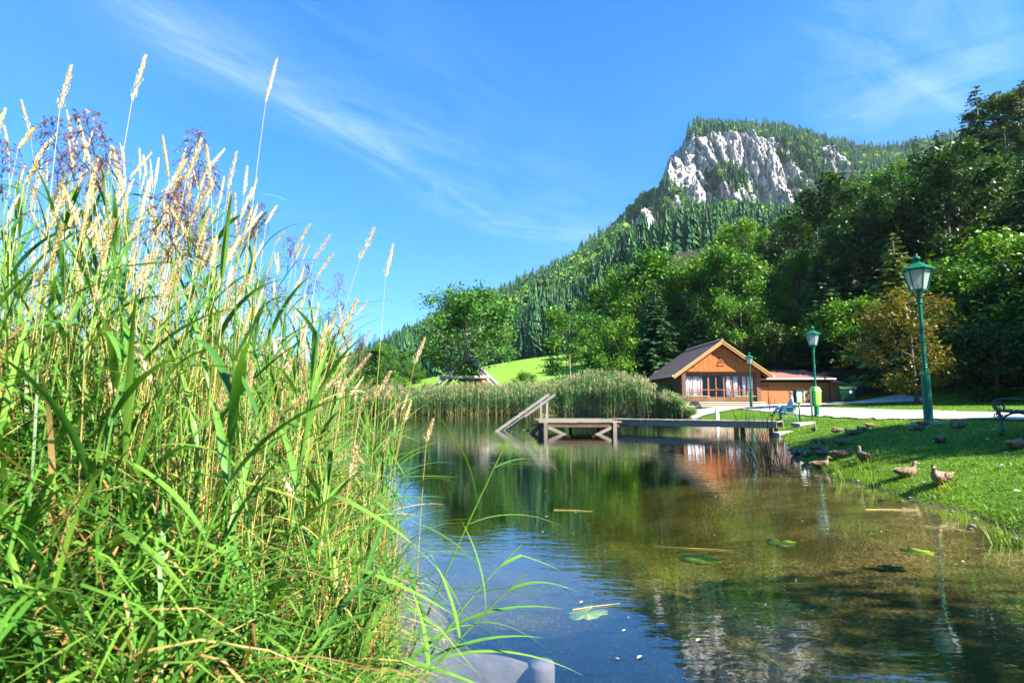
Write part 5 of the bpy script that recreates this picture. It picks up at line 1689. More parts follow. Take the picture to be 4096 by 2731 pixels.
# ------------------------------------------------------------------ log frame round the ash tree
TY = 60.0
tx0 = at(1868, 1500, TY).x
lf = empty('log_frame', (tx0, TY, gz(tx0, TY)), 0, 'pyramid of leaning grey logs with crossbeam around the ash tree', 'log frame')
def log(a, b, r, m=M_log, nm='log'):
    mb = MB(); mb.tube([a, Vector(a).lerp(Vector(b), 0.5), b], [r, r * 0.97, r * 0.9], 10); return mb.build(nm, m, lf, True)
for s0, dx, dy in ((1, -5.3, -1.5), (-1, 5.5, -1.8), (1, -4.2, 2.2), (-1, 4.3, 1.5)):
    base = Vector((dx, dy, 0.0))
    top = Vector((s0 * -0.05 + (0.35 if s0 < 0 else 0.0), dy * 0.12, 4.95))
    d = (top - base)
    log(base, base + d * 0.80, 0.21)
    log(base + d * 0.801, base + d * 1.02, 0.20, M_log_end if s0 > 0 else M_log, 'log_tip')
log((-2.75, -1.0, 2.95), (2.6, -1.0, 3.0), 0.19, M_log, 'crossbeam')
log((0.25, 0.3, 0), (0.25, 0.3, 4.8), 0.24, M_log_end, 'centre_post')
mb = MB(); mb.box((1.1, 0.5, 2.45), (1.5, 1.2, 0.9)).prism([(0.2, 2.9), (2.0, 2.9), (1.1, 3.5)], -0.2, 1.2); mb.build('little_hut', M_annex, lf)

# ------------------------------------------------------------------ far reed belt
def blades(B, D, L, W, rng, droop=0.6, seg=2, up=None):
    """curved tapering blades: base points, horizontal directions, lengths, widths; `up` gives the rise per length"""
    n = len(B)
    up = np.full(n, 0.8) if up is None else up
    side = np.stack([-D[:, 1], D[:, 0], np.zeros(n)], -1)
    rows = []
    for k in range(seg + 1):
        t = k / seg
        c = B + D * (L * t * np.sqrt(np.clip(1 - up ** 2, 0.02, 1)) * (0.6 + 0.4 * t))[:, None]
        c[:, 2] += L * (up * t - droop * t * t)
        w = W * (1 - t) ** 0.7 if k < seg else np.zeros(n)
        w = np.where(t == 0, W * 0.6, w)
        rows.append((c - side * w[:, None] / 2, c + side * w[:, None] / 2))
    V, Fc = [], []
    vs = np.stack([p for r in rows[:-1] for p in r] + [rows[-1][0]], 1)      # n, 2*seg+1, 3
    m = vs.shape[1]
    base = np.arange(n)[:, None] * m
    F = []
    for k in range(seg - 1):
        a = 2 * k
        F.append(base + np.array([[a, a + 1, a + 3]])); F.append(base + np.array([[a, a + 3, a + 2]]))
    a = 2 * (seg - 1)
    F.append(base + np.array([[a, a + 1, a + 2]]))
    Fc = np.stack(F, 1).reshape(-1, 3)
    return vs.reshape(-1, 3), Fc, np.repeat(np.arange(n), 2 * (seg - 1) + 1)


def hdir(n, rng, mean=None, spread=3.2):
    a = rng.uniform(-math.pi, math.pi, n) if mean is None else rng.normal(mean, spread, n)
    return np.stack([np.cos(a), np.sin(a), np.zeros(n)], -1)


class Soup:
    def __init__(self):
        self.V, self.F, self.T, self.n = [], [], [], 0

    def add(self, V, F, T):
        self.V.append(V); self.F.append(F + self.n); self.T.append(T); self.n += len(V)

    def obj(self, name, m, parent=None):
        return link(bpy.data.objects.new(name, mesh_np(name, np.concatenate(self.V), np.concatenate(self.F), m, np.clip(np.concatenate(self.T), 0, 1))), parent)


def along(pts, n, rng):
    pts = np.array(pts, float)
    seg = np.linalg.norm(np.diff(pts, axis=0), axis=1)
    cum = np.concatenate([[0], np.cumsum(seg)])
    s = rng.uniform(0, cum[-1], n)
    return np.stack([np.interp(s, cum, pts[:, 0]), np.interp(s, cum, pts[:, 1])], -1), s / cum[-1]


def reed_mass(line, n, depth, hmin, hmax, rng, plume=0.6, outward=(0, 1), lw=0.075, nleaf=9):
    S = Soup()
    p, s = along(line, n, rng)
    d = rng.beta(1.1, 1.4, n) * depth - 0.35
    x, y = p[:, 0] + outward[0] * d + rng.normal(0, .15, n), p[:, 1] + outward[1] * (d + 0.9 * (fbm(p[:, 0] * 0.6, p[:, 1] * 0.6, seed=62) - 0.5)) + rng.normal(0, .15, n)
    z = np.maximum(ground_z(x, y), -0.05)
    H = rng.uniform(hmin, hmax, n) * (0.74 + 0.52 * fbm(x * 0.5, y * 0.5, seed=61)) * (0.80 + 0.2 * np.clip((d + 0.35) / 1.2, 0, 1))
    B = np.stack([x, y, z], -1)
    H = H * np.interp(x, [-25, -8, 0, 5, 9, 11.5, 13.8], [0.70, 0.70, 0.78, 0.95, 1.0, 0.85, 0.4])
    lean = hdir(n, rng) * (H * rng.uniform(0.02, 0.12, n))[:, None]
    tip = B + lean; tip[:, 2] += H
    # stems: straw coloured at the foot
    for f0, f1, tone in ((0, 0.35, 0.70), (0.35, 1.0, 0.3)):
        a, b = B + (tip - B) * f0, B + (tip - B) * f1
        w = np.array([1, 0, 0]) * 0.011
        V = np.stack([a - w, a + w, b + w * 0.8, b - w * 0.8], 1).reshape(-1, 3)
        i = np.arange(n)[:, None] * 4
        S.add(V, np.concatenate([i + np.array([[0, 1, 2]]), i + np.array([[0, 2, 3]])]), np.tile(np.full(n, tone) + rng.normal(0, 0.04, n), 2))
    # leaves
    k = nleaf
    idx = np.repeat(np.arange(n), k)
    f = np.tile(np.linspace(0.12, 0.95, k), n) + rng.normal(0, 0.04, n * k)
    b = B[idx] + (tip - B)[idx] * f[:, None]
    L = rng.uniform(0.38, 0.75, n * k) * (1.05 - 0.35 * f)
    V, Fc, own = blades(b, hdir(n * k, rng), L, np.full(n * k, lw) * rng.uniform(0.7, 1.3, n * k), rng, droop=rng.uniform(0.2, 0.9, n * k), seg=3, up=rng.uniform(0.1, 0.8, n * k))
    tone = np.where((f < 0.22) & (rng.random(n * k) < 0.5), rng.uniform(0.63, 0.8, n * k), np.clip(rng.normal(0.32, 0.17, n * k) + 0.12 * f, 0, 0.6))
    S.add(V, Fc, tone[own])
    # plumes
    has = np.where(rng.random(n) < plume)[0]
    m = 9
    idx = np.repeat(has, m)
    b = tip[idx] + rng.normal(0, 0.03, (len(idx), 3)); b[:, 2] -= np.tile(np.linspace(0.0, 0.28, m), len(has))
    mean = rng.normal(2.6, 0.6, len(idx))
    V, Fc, own = blades(b, hdir(len(idx), rng, 2.6, 0.9), rng.uniform(0.22, 0.40, len(idx)), np.full(len(idx), 0.07), rng, droop=0.9, seg=2, up=np.full(len(idx), 0.75))
    S.add(V, Fc, rng.uniform(0.83, 1.0, len(idx))[own])
    return S


rng = np.random.default_rng(5)
belt = [(13.4, 44.4), (12.4, 46.4), (9.6, 48.3), (5.8, 51.5), (-1.1, 54), (-11, 56), (-19, 57.6), (-25, 55)]
S = reed_mass(belt, 4600, 4.2, 2.6, 3.5, rng, plume=0.32, outward=(0.12, 1.0))
o = S.obj('reed_belt', L_farreed); tag(o, 'tall green reed belt with pale plumes along the far shore', 'reeds', None, 'stuff')
# low sedge where the belt thins out by the hut
S = reed_mass([(13.9, 43.4), (13.6, 44.6), (12.9, 45.6)], 260, 1.6, 0.7, 1.7, rng, plume=0.1, outward=(0.2, 1.0), lw=0.04)
o = S.obj('sedge_fringe', L_farreed); tag(o, 'low sedge fringe between the reed belt and the lawn', 'sedge', None, 'stuff')

# ------------------------------------------------------------------ lawn grass
def lawn(n, xr, yr, hmin, hmax, w, rng, smin=0.02, smax=99):
    x = rng.uniform(*xr, n); y = rng.uniform(*yr, n) if not callable(yr) else yr(n)
    sdv = shore_sd(x, y)
    k = (sdv > smin) & (sdv < smax) & (hill_q(x, y) < 3.5)
    # keep the gravel clear
    pc = np.interp(y, [-6, 4, 12, 16, 20, 27, 35, 43.3], [15.5, 14.6, 13.4, 13.1, 14.0, 16.0, 18.0, 18.6])
    k &= ~((np.abs(x - pc) < 1.75) & (y < 43)) & ~((y > 42.3) & (x > 13.2))
    x, y = x[k], y[k]
    z = ground_z(x, y)
    k = z > 0.012
    x, y, z = x[k], y[k], z[k]
    n = len(x)
    tuft = fbm(x * 1.1, y * 1.1, seed=71)
    h = rng.uniform(hmin, hmax, n) * (0.55 + 0.9 * tuft)
    V, Fc, own = blades(np.stack([x, y, z - 0.005], -1), hdir(n, rng), h, np.full(n, w) * rng.uniform(0.6, 1.3, n), rng, droop=0.35, seg=2, up=rng.uniform(0.45, 0.98, n))
    dryp = fbm(x * 0.45, y * 0.45, seed=73)
    tone = np.clip(rng.normal(0.42, 0.22, n) + 0.5 * (tuft - 0.5) + 1.1 * (dryp - 0.5), 0, 0.93)
    tone = np.where(rng.random(n) < 0.02 + 0.25 * np.clip(dryp - 0.55, 0, 1), 1.0, tone)
    return V, Fc, tone[own]


S = Soup()
S.add(*lawn(46000, (4.0, 9.5), (2.5, 9.5), 0.05, 0.11, 0.010, rng))
S.add(*lawn(52000, (4.8, 14), (9, 20), 0.06, 0.12, 0.014, rng))
S.add(*lawn(30000, (9, 26), (19, 43), 0.07, 0.14, 0.03, rng))
S.add(*lawn(5200, (3.8, 7.0), (2.5, 11), 0.14, 0.24, 0.011, rng, 0.0, 0.35))
S.add(*lawn(7000, (4.0, 11), (2.5, 13), 0.035, 0.07, 0.032, rng))
o = S.obj('lawn_grass', L_grass); tag(o, 'short sunlit lawn grass covering the lake bank', 'grass', None, 'stuff')
# daisies / feathers and fallen leaves lying in the grass
M_fleck = simple('white_feather', (0.8, 0.8, 0.78), 0.8, var=0.05)
fl = []
k = 0
while k < 70:
    x, y = random.uniform(5, 10), random.uniform(5, 14)
    if 0.08 < float(shore_sd(np.array([x]), np.array([y]))[0]) < 4:
        fl.append((x, y, gz(x, y) + 0.03)); k += 1
FM = MB().add([(-0.03, 0, 0), (0, -0.012, 0.008), (0.035, 0, 0.004), (0, 0.012, 0.010)], [(0, 1, 2, 3)]).mesh('feather', M_fleck)
for p in fl:
    o = link(bpy.data.objects.new('feather', FM)); o.location = p; o.rotation_euler = (random.uniform(-.4, .4), random.uniform(-.4, .4), random.uniform(0, 6.28))
    tag(o, 'small white feather lying in the grass of the duck bank', 'feather', 'feathers shed on the bank')

# pebbles washed up along the near shore
M_peb = simple('pale_pebble', (0.33, 0.30, 0.25), 0.85, var=0.3, scale=20)
PEB = []
for k in range(4):
    pr = random.Random(k)
    rings = [[(0.5 * math.sin(t) * math.cos(a) * pr.uniform(0.85, 1.15), 0.36 * math.sin(t) * math.sin(a) * pr.uniform(0.85, 1.15), 0.24 * -math.cos(t)) for a in np.linspace(0, 2 * math.pi, 8)[:-1]] for t in (0.35, 1.0, 1.6, 2.2, 2.85)]
    mbp = MB(); n_ = 7
    vs_ = [p for r in rings for p in r]
    fs_ = [tuple(range(n_ - 1, -1, -1)), tuple(4 * n_ + q for q in range(n_))] + [(i * n_ + q, i * n_ + (q + 1) % n_, (i + 1) * n_ + (q + 1) % n_, (i + 1) * n_ + q) for i in range(4) for q in range(n_)]
    mbp.add(vs_, fs_); PEB.append(mbp.mesh('pebble', M_peb, True))
k = 0
pr = random.Random(12)
while k < 22:
    x, y = pr.uniform(4.0, 6.2), pr.uniform(3.2, 11)
    z = gz(x, y)
    if -0.05 < z < 0.05:
        o = link(bpy.data.objects.new('pebble', PEB[k % 4])); s_ = pr.uniform(0.03, 0.085); o.scale = (s_, s_, s_)
        o.location = (x, y, z + 0.1 * s_); o.rotation_euler = (pr.uniform(-.3, .3), pr.uniform(-.3, .3), pr.uniform(0, 6.28)); k += 1
        tag(o, 'small rounded pebble on the muddy margin between lawn and water', 'pebble', 'pebbles along the water margin')

# ------------------------------------------------------------------ foreground reeds and grasses
def blade_mesh(name, L, W, droop, rise, m, rng, twist=0.0, seg=9, kink=0.0, tone=(0.2, 0.6)):
    """one long leaf with a folded midrib, growing along +X from the origin"""
    V, Fc, T = [], [], []
    pos = np.zeros(3); ang = rise
    for i in range(seg + 1):
        t = i / seg
        w = W * (min(1, 0.55 + t * 2.2)) * (1 - t ** 2.2) ** 0.9 / 2
        tw = twist * t
        s = np.array([-math.sin(tw) * math.sin(ang), math.cos(tw), math.sin(tw) * math.cos(ang)])
        up = np.array([-math.sin(ang), 0, math.cos(ang)])
        V += [pos - s * w + up * w * 0.35, pos.copy(), pos + s * w + up * w * 0.35]
        ang -= droop / seg * (0.4 + 1.2 * t)
        if kink and abs(t - kink) < 0.5 / seg:
            ang -= 0.9
        pos = pos + np.array([math.cos(ang), 0, math.sin(ang)]) * L / seg
    for i in range(seg):
        a = 3 * i
        Fc += [(a, a + 1, a + 4, a + 3), (a + 1, a + 2, a + 5, a + 4)]
        tv = tone[0] + (tone[1] - tone[0]) * i / seg
        T += [tv, tv + 0.05]
    return mesh_np(name, np.array(V), np.array(Fc), m, T, smooth=True)


def stalk_mesh(name, pts, r0, r1, m, tone, n=5):
    mb = MB()
    k = len(pts)
    mb.tube(pts, [r0 + (r1 - r0) * i / (k - 1) for i in range(k)], n, cap=False)
    F = np.array(mb.f)
    return mesh_np(name, np.array([tuple(v) for v in mb.v]), F, m, np.full(len(F), tone) + np.linspace(-0.15, 0.15, len(F)), smooth=True)


def seed_head_mesh(name, L, rng, m, width=0.014, branchy=0.0):
    """narrow spike of overlapping husks"""
    V, Fc, T = [], [], []
    n = 90
    for i in range(n):
        t = i / n
        r = width * (math.sin(math.pi * min(1, t * 0.93 + 0.06)) ** 0.7) * rng.uniform(0.4, 1.25)
        az = i * 2.399
        br = branchy * max(0, 0.75 - t) * (1 if (i // 9) % 2 else 0) * rng.uniform(0.4, 1)
        c = np.array([math.cos(az) * r * (1 + br), math.sin(az) * r * (1 + br), L * t])
        d = np.array([math.cos(az) * 0.35, math.sin(az) * 0.35, 1.0]); d /= np.linalg.norm(d)
        s = np.array([-math.sin(az), math.cos(az), 0])
        l, w = rng.uniform(0.010, 0.018), rng.uniform(0.0024, 0.0042)
        o = len(V)
        q = np.array([math.cos(az), math.sin(az), 0]) * w
        V += [c - d * l * 0.4, c - s * w + q * 0.3, c + d * l, c + s * w + q * 0.3]
        Fc.append((o, o + 1, o + 2, o + 3))
        T.append(rng.uniform(0.25, 0.95))
    return mesh_np(name, np.array(V), np.array(Fc), m, T)


def plume_mesh(name, L, rng, m):
    """loose drooping panicle"""
    S = Soup()
    nb = 46
    for i in range(nb):
        t = i / nb
        z0 = L * (0.05 + 0.95 * t)
        az = rng.normal(0.2, 1.5)
        ln = L * 0.55 * (1 - t) ** 0.6 * rng.uniform(0.5, 1.0) + 0.03
        d = np.array([math.cos(az), math.sin(az), 0])
        pts = [np.array([0, 0, z0]) + d * ln * s * 0.75 + np.array([0, 0, ln * (0.75 * s - 0.85 * s * s)]) for s in np.linspace(0, 1, 5)]
        w = np.array([-d[1], d[0], 0]) * 0.0014
        for a, b in zip(pts[:-1], pts[1:]):
            S.add(np.array([a - w, a + w, b + w, b - w]), np.array([[0, 1, 2, 3]]), np.array([0.3]))
        for j in range(7):
            s = rng.uniform(0.25, 1.0)
            c = np.array([0, 0, z0]) + d * ln * s * 0.75 + np.array([0, 0, ln * (0.75 * s - 0.85 * s * s)]) + rng.normal(0, 0.006, 3)
            e = d * 0.6 + rng.normal(0, 0.35, 3) + np.array([0, 0, -0.5]); e /= np.linalg.norm(e)
            f = np.cross(e, rng.normal(size=3)); f /= np.linalg.norm(f)
            l = rng.uniform(0.011, 0.02)
            S.add(np.array([c, c + e * l * 0.5 - f * 0.0024, c + e * l, c + e * l * 0.5 + f * 0.0024]), np.array([[0, 1, 2, 3]]), np.array([rng.uniform(0.1, 1.0)]))
    S.add(np.array([[-0.002, 0, 0], [0.002, 0, 0], [0.0005, 0, L], [-0.0005, 0, L]]), np.array([[0, 1, 2, 3]]), np.array([0.5]))
    return mesh_np(name, np.concatenate(S.V), np.concatenate(S.F), m, np.clip(np.concatenate(S.T), 0, 1))


rg = np.random.default_rng(19)
LEAF = [blade_mesh('leaf', rg.uniform(0.32, 0.60), rg.uniform(0.011, 0.021), rg.uniform(0.4, 1.8), rg.uniform(0.7, 1.2), L_reed, rg, rg.uniform(-0.8, 0.8), kink=(0.45 if i % 4 == 3 else 0), tone=(0.25, rg.uniform(0.4, 0.7))) for i in range(12)]
DRY = [blade_mesh('leaf', rg.uniform(0.2, 0.4), rg.uniform(0.006, 0.011), rg.uniform(0.8, 2.6), rg.uniform(0.6, 1.2), L_straw, rg, rg.uniform(-1.5, 1.5), tone=(0.2, 0.7)) for i in range(5)]
SEED = [seed_head_mesh('seed_head', rg.uniform(0.11, 0.19), rg, L_seed, rg.uniform(0.0045, 0.0075), rg.choice([0, 1.0, 3.0])) for i in range(8)]
PLUME = [plume_mesh('plume', rg.uniform(0.24, 0.34), rg, L_plume) for i in range(4)]


def reed_proto(seed, H, plume):
    rng = np.random.default_rng(seed)
    bend = rng.uniform(-0.10, 0.16) * H
    pt = lambda t: Vector((bend * t * t, 0.04 * math.sin(3 * t), H * t))
    parts = [('stem', stalk_mesh('stem', [pt(t) for t in np.linspace(0, 1, 7)], 0.0055, 0.002, L_reed, 0.55), Matrix())]
    nl = int(rng.integers(7, 10))
    for i in range(nl):
        t = 0.22 + 0.74 * i / nl + rng.uniform(-0.02, 0.02)
        az = (i % 2) * math.pi + rng.uniform(-0.7, 0.7)
        s = 0.85 + 0.45 * math.sin(math.pi * min(1, t * 1.05))
        tilt = -rng.uniform(0.0, 0.5)
        M = Matrix.Translation(pt(t)) @ Matrix.Rotation(az, 4, 'Z') @ Matrix.Rotation(tilt * (1 if t > 0.7 else 0.3), 4, 'Y') @ Matrix.Scale(s, 4)
        parts.append(('leaf', LEAF[int(rng.integers(len(LEAF)))], M))
    if plume:
        parts.append(('plume', PLUME[int(rng.integers(len(PLUME)))], Matrix.Translation(pt(0.985)) @ Matrix.Rotation(rng.uniform(0, 6.28), 4, 'Z') @ Matrix.Rotation(0.2, 4, 'Y')))
    return parts


def stalk_proto(seed, H):
    rng = np.random.default_rng(seed)
    bend = rng.uniform(0.0, 0.11) * H
    pt = lambda t: Vector((bend * t ** 2.2, 0.03 * math.sin(2.5 * t + seed), H * t))
    parts = [('stem', stalk_mesh('stem', [pt(t) for t in np.linspace(0, 1, 8)], 0.0028, 0.0010, L_straw, 0.35, n=4), Matrix())]
    sl = math.atan(bend * 2.2 / H)
    parts.append(('seed_head', SEED[int(rng.integers(len(SEED)))], Matrix.Translation(pt(0.985)) @ Matrix.Rotation(sl * 1.3 + rng.uniform(0, 0.35), 4, 'Y')))
    for i in range(3):
        t = 0.25 + 0.18 * i
        me = DRY[int(rng.integers(len(DRY)))] if i != 1 else LEAF[int(rng.integers(len(LEAF)))]
        parts.append(('leaf', me, Matrix.Translation(pt(t)) @ Matrix.Rotation(rng.uniform(0, 6.28), 4, 'Z') @ Matrix.Scale(0.8, 4)))
    return parts


RP_ = [reed_proto(300 + i, 2.0, i % 3 == 0) for i in range(9)]
SP_ = [stalk_proto(400 + i, 2.0) for i in range(10)]


def place_plant(parts, name, x, y, H, rz, tiltx, label, cat, group, wide=1.0):
    o = bpy.data.objects.new(name, None)
    o.empty_display_size = 0.1
    o.location = (x, y, max(gz(x, y), -0.12) - 0.02)
    o.rotation_euler = (tiltx[0], tiltx[1], rz)
    s = H / 2.0
    o.scale = (wide, wide, s)
    col.objects.link(o)
    tag(o, label, cat, group)
    for nm, me, M in parts:
        c = bpy.data.objects.new(nm, me)
        col.objects.link(c)
        c.parent = o
        c.matrix_basis = M
    return o


def reed_height(x, y, rng):
    sdv = float(shore_sd(np.array([x]), np.array([y]))[0])
    return sdv


def stand_words(H, ty, sdv, y):
    hw = 'short' if H < 1.2 else 'middling' if H < 1.55 else 'tall' if H < 1.9 else 'very tall'
    lw_ = 'leaning to the water' if ty > 0.06 else 'leaning inland' if ty < -0.02 else 'upright'
    pw_ = 'at the water edge' if sdv < 0.35 else 'in mid stand' if sdv < 1.2 else 'on the land side'
    return hw, lw_, pw_


rg = np.random.default_rng(23)
n1 = n2 = 0
spots = []
tries = 0
while n1 < 190 and tries < 60000:
    tries += 1
    y = 1.35 + 5.6 * rg.beta(1.1, 1.5)
    x = rg.uniform(-1.02, -0.12) * y
    sdv = reed_height(x, y, rg)
    if sdv < -0.12 or x > -0.25:
        continue
    if any((x - a) ** 2 + (y - b) ** 2 < 0.010 for a, b in spots):
        continue
    H = min(1.15 + 0.10 * (y - 2.5) + 1.0 * max(sdv, 0), 1.62 + 0.36 * (y - 2.0), 2.6) * rg.uniform(0.78, 1.06)
    spots.append((x, y))
    proto_ = RP_[int(rg.integers(len(RP_)))]
    tall = H > 1.5
    if not tall and proto_[-1][0] == 'plume':
        proto_ = proto_[:-1]
    pl = proto_[-1][0] == 'plume'
    n1 += 1
    ty = rg.normal(0.03, 0.07)
    hw, lw_, pw_ = stand_words(H, ty, sdv, y)
    place_plant(proto_, 'reed', x, y, H, rg.uniform(0, 6.28), (rg.normal(0, 0.06), ty),
                hw + ' green reed with purple plume ' + lw_ + ' ' + pw_ if pl else hw + ' plumeless leafy green reed ' + lw_ + ' ' + pw_, 'reed',
                'plumed reeds of the waterside stand' if pl else 'leafy reeds of the waterside stand')
tries = 0
while n2 < 260 and tries < 60000:
    tries += 1
    y = 1.6 + 3.8 * rg.beta(1.2, 1.8)
    x = rg.uniform(-0.98, -0.10) * y
    sdv = reed_height(x, y, rg)
    if sdv < -0.10 or x > -0.22:
        continue
    H = min(1.10 + 0.10 * (y - 2.5) + 0.95 * max(sdv, 0), 1.58 + 0.33 * (y - 2.0), 2.6) * rg.uniform(0.75, 1.12)
    n2 += 1
    ty = rg.normal(0.02, 0.05)
    hw, lw_, pw_ = stand_words(H, ty, sdv, y)
    place_plant(SP_[int(rg.integers(len(SP_)))], 'grass_stalk', x, y, H, rg.uniform(0, 6.28) if rg.random() < 0.5 else rg.normal(0.2, 0.6), (rg.normal(0, 0.05), ty),
                hw + ' straw grass stalk with seed head ' + lw_ + ' ' + pw_, 'grass stalk', 'seeding grass stalks of the waterside stand')
# a few that the photograph singles out
for (u, v, Y, b, lab) in ((455, 235, 2.05, 0.1, 'tallest straw grass stalk standing alone above the purple plumes'), (1010, 290, 2.5, 0.06, 'long leaning straw stalk with sparse seed head against the open sky'),
                          (215, 290, 2.0, 0.02, 'upright straw stalk with double seed head above the plumes'), (1410, 860, 2.4, 0.42, 'bent straw stalk whose heavy seed head arches over the water'),
                          (1515, 990, 2.7, 0.05, 'upright straw stalk at the water side of the stand'), (1550, 1330, 2.6, 0.03, 'short straw stalk in front of the far reed belt'),
                          (1680, 1640, 2.5, 0.02, 'low straw stalk rising from the water beside the stand')):
    p = at(u, v, Y)
    x0 = p.x - b * 0.9
    H = p.z - max(gz(x0, Y), -0.1) - 0.10
    place_plant(SP_[int(rg.integers(len(SP_)))], 'grass_stalk', x0, Y, H, 0.0, (0, b * 0.5), lab, 'grass stalk', None)
# an arching reed that hangs over the water
p = at(1650, 2150, 2.3)
o = place_plant(RP_[1], 'reed', p.x - 0.12, 2.3, 1.25, 0.3, (0.05, 0.42), 'single arching green reed hanging out over the water', 'reed', None)
p = at(1560, 2600, 1.75)
for k, (dx, dy, rz, ty) in enumerate(((0.0, 0.0, 0.0, 0.62), (0.05, 0.15, 0.25, 0.45))):
    place_plant(RP_[4 + k], 'reed', -0.52 + dx, 1.95 + dy, 0.85, rz, (0, ty), ('broad bladed green reed leaning low over the sunken board', 'slim green reed bent towards the sunken board')[k], 'reed', None)

# tangled undergrowth of the stand
rg = np.random.default_rng(29)
S = Soup()
n = 26000
y = 1.0 + 7.0 * rg.beta(1.0, 2.0, n)
x = rg.uniform(-1.15, -0.08, n) * y
sdv = shore_sd(x, y)
k = (sdv > -0.08) & (x < -0.2) & ~((y < 1.25) & (x > -0.6))
x, y, sdv = x[k], y[k], sdv[k]
n = len(x)
z = np.maximum(ground_z(x, y), -0.1)
hm = np.minimum(0.75 + 0.75 * np.maximum(sdv, 0), 1.5)
b = np.stack([x, y, z + rg.uniform(0, 0.85, n) * hm * 0.75], -1)
L = rg.uniform(0.25, 0.75, n)
V, Fc, own = blades(b, hdir(n, rg), L, rg.uniform(0.006, 0.018, n), rg, droop=rg.uniform(0.25, 0.85, n), seg=4, up=rg.uniform(0.5, 0.98, n))
low = (b[:, 2] - z) / (hm + 1e-3)
tone = np.where(rg.random(n) < 0.42 - 0.50 * low, rg.uniform(0.72, 1.0, n), np.clip(rg.normal(0.33, 0.18, n), 0, 0.68))
S.add(V, Fc, tone[own])
# fine upright stems between them
m = 4600
y = 1.5 + 6.0 * rg.beta(1.0, 1.7, m); x = rg.uniform(-1.1, -0.1, m) * y
sdv = shore_sd(x, y); k = (sdv > -0.15) & (x < -0.22)
x, y, sdv = x[k], y[k], sdv[k]; m = len(x)
z = np.maximum(ground_z(x, y), -0.1)
V, Fc, own = blades(np.stack([x, y, z], -1), hdir(m, rg), np.minimum(0.9 + 0.8 * np.maximum(sdv, 0), 1.5) * rg.uniform(0.6, 1, m), rg.uniform(0.003, 0.006, m), rg, droop=0.06, seg=3, up=rg.uniform(0.97, 1.0, m))
S.add(V, Fc, np.where(rg.random(m) < 0.62, rg.uniform(0.70, 0.80, m), rg.uniform(0.2, 0.6, m))[own])
o = S.obj('undergrowth', L_under); tag(o, 'tangled green and withered undergrowth at the foot of the foreground reeds', 'undergrowth', None, 'stuff')
# reeds further along the same bank
S = reed_mass([(-2.4, 7.2), (-4.0, 11), (-7, 16), (-14.5, 27), (-24, 42)], 2200, 3.0, 1.7, 2.5, rg, plume=0.3, outward=(-0.9, 0.1), lw=0.03)
o = S.obj('bank_reeds', L_farreed); tag(o, 'reed bed continuing along the near left bank behind the grass heads', 'reeds', None, 'stuff')

# ------------------------------------------------------------------ rushes and tufts by the water
def stem_clump(name, items, label, cat, m, r=0.006, tips=False):
    """items: base, tip, bow"""
    b0 = Vector(items[0][0])
    o = empty(name, (b0.x, b0.y, 0), 0, label, cat)
    for a, t, bow in items:
        a, t = Vector(a) - Vector((b0.x, b0.y, 0)), Vector(t) - Vector((b0.x, b0.y, 0))
        mid = a.lerp(t, 0.55) + Vector((-bow, 0, 0))
        me = stalk_mesh('stem', [a, a.lerp(mid, 0.5), mid, mid.lerp(t, 0.5), t], r, r * 0.35, m, 0.3, n=5)
        link(bpy.data.objects.new('stem', me), o)
    return o


rr_ = random.Random(3)
it = []
for k in range(34):
    u = rr_.gauss(3075, 32)
    Y = 10.6 + rr_.uniform(-0.5, 0.6)
    p0 = at(u, 1800, Y); p0.z = -0.1
    du = rr_.choice([-1, -1, -1, 0.3]) * rr_.uniform(10, 110)
    p1 = at(u + du, rr_.uniform(1580, 1760), Y + rr_.uniform(-0.2, 0.2))
    it.append((p0, p1, rr_.uniform(-0.03, 0.05)))
stem_clump('rush_clump', it, 'clump of dark upright rushes in the water before the jetty end', 'rushes', L_rush, 0.0085)
it = []
for k in range(14):
    u = rr_.gauss(2930, 42)
    Y = 10.3 + rr_.uniform(-0.5, 0.6)
    p0 = at(u, 1850, Y); p0.z = -0.1
    p1 = at(u + rr_.choice([-1, 1]) * rr_.uniform(5, 60), rr_.uniform(1600, 1780), Y)
    it.append((p0, p1, rr_.uniform(-0.03, 0.05)))
stem_clump('rush_clump', it, 'sparse group of thin dark rush stems left of the dense rush clump', 'rushes', L_rush, 0.005)
for (u, v, n, h, lab) in ((3375, 1915, 46, 0.30, 'short bright green sedge tuft at the water edge below the standing duck'), (3480, 1945, 30, 0.55, 'tall thin grass tuft at the water edge beside the sedge tuft'),
                          (3560, 1958, 30, 0.16, 'low sedge tuft at the water edge in front of the resting duck'), (3850, 2075, 34, 0.15, 'low grass tuft leaning over the water below the standing duck'), (4040, 2180, 40, 0.22, 'shaggy grass tuft overhanging the shallow water at the bank corner'), (2760, 1668, 26, 0.6, 'yellowish sedge tuft at the lawn edge near the reed belt')):
    p = on_ground(u, v)
    it = []
    for k in range(n):
        a = Vector((p.x + rr_.gauss(0, 0.10), p.y + rr_.gauss(0, 0.08), p.z - 0.03))
        it.append((a, a + Vector((rr_.gauss(0, 0.30) * h, rr_.gauss(0, 0.2) * h, h * rr_.uniform(0.5, 1.15))), rr_.uniform(-0.03, 0.03)))
    b0 = Vector((p.x, p.y, 0))
    o = empty('grass_tuft', (p.x, p.y, p.z), 0, lab, 'grass tuft')
    for a, t, bow in it:
        a, t = a - Vector((p.x, p.y, p.z)), t - Vector((p.x, p.y, p.z))
        d = t - a
        me = blade_mesh('blade', d.length, 0.010, 0.35, math.atan2(d.z, math.hypot(d.x, d.y)), L_grass, None, seg=4, tone=(0.3, 0.75))
        c = link(bpy.data.objects.new('blade', me), o); c.location = a; c.rotation_euler = (0, 0, math.atan2(d.y, d.x))

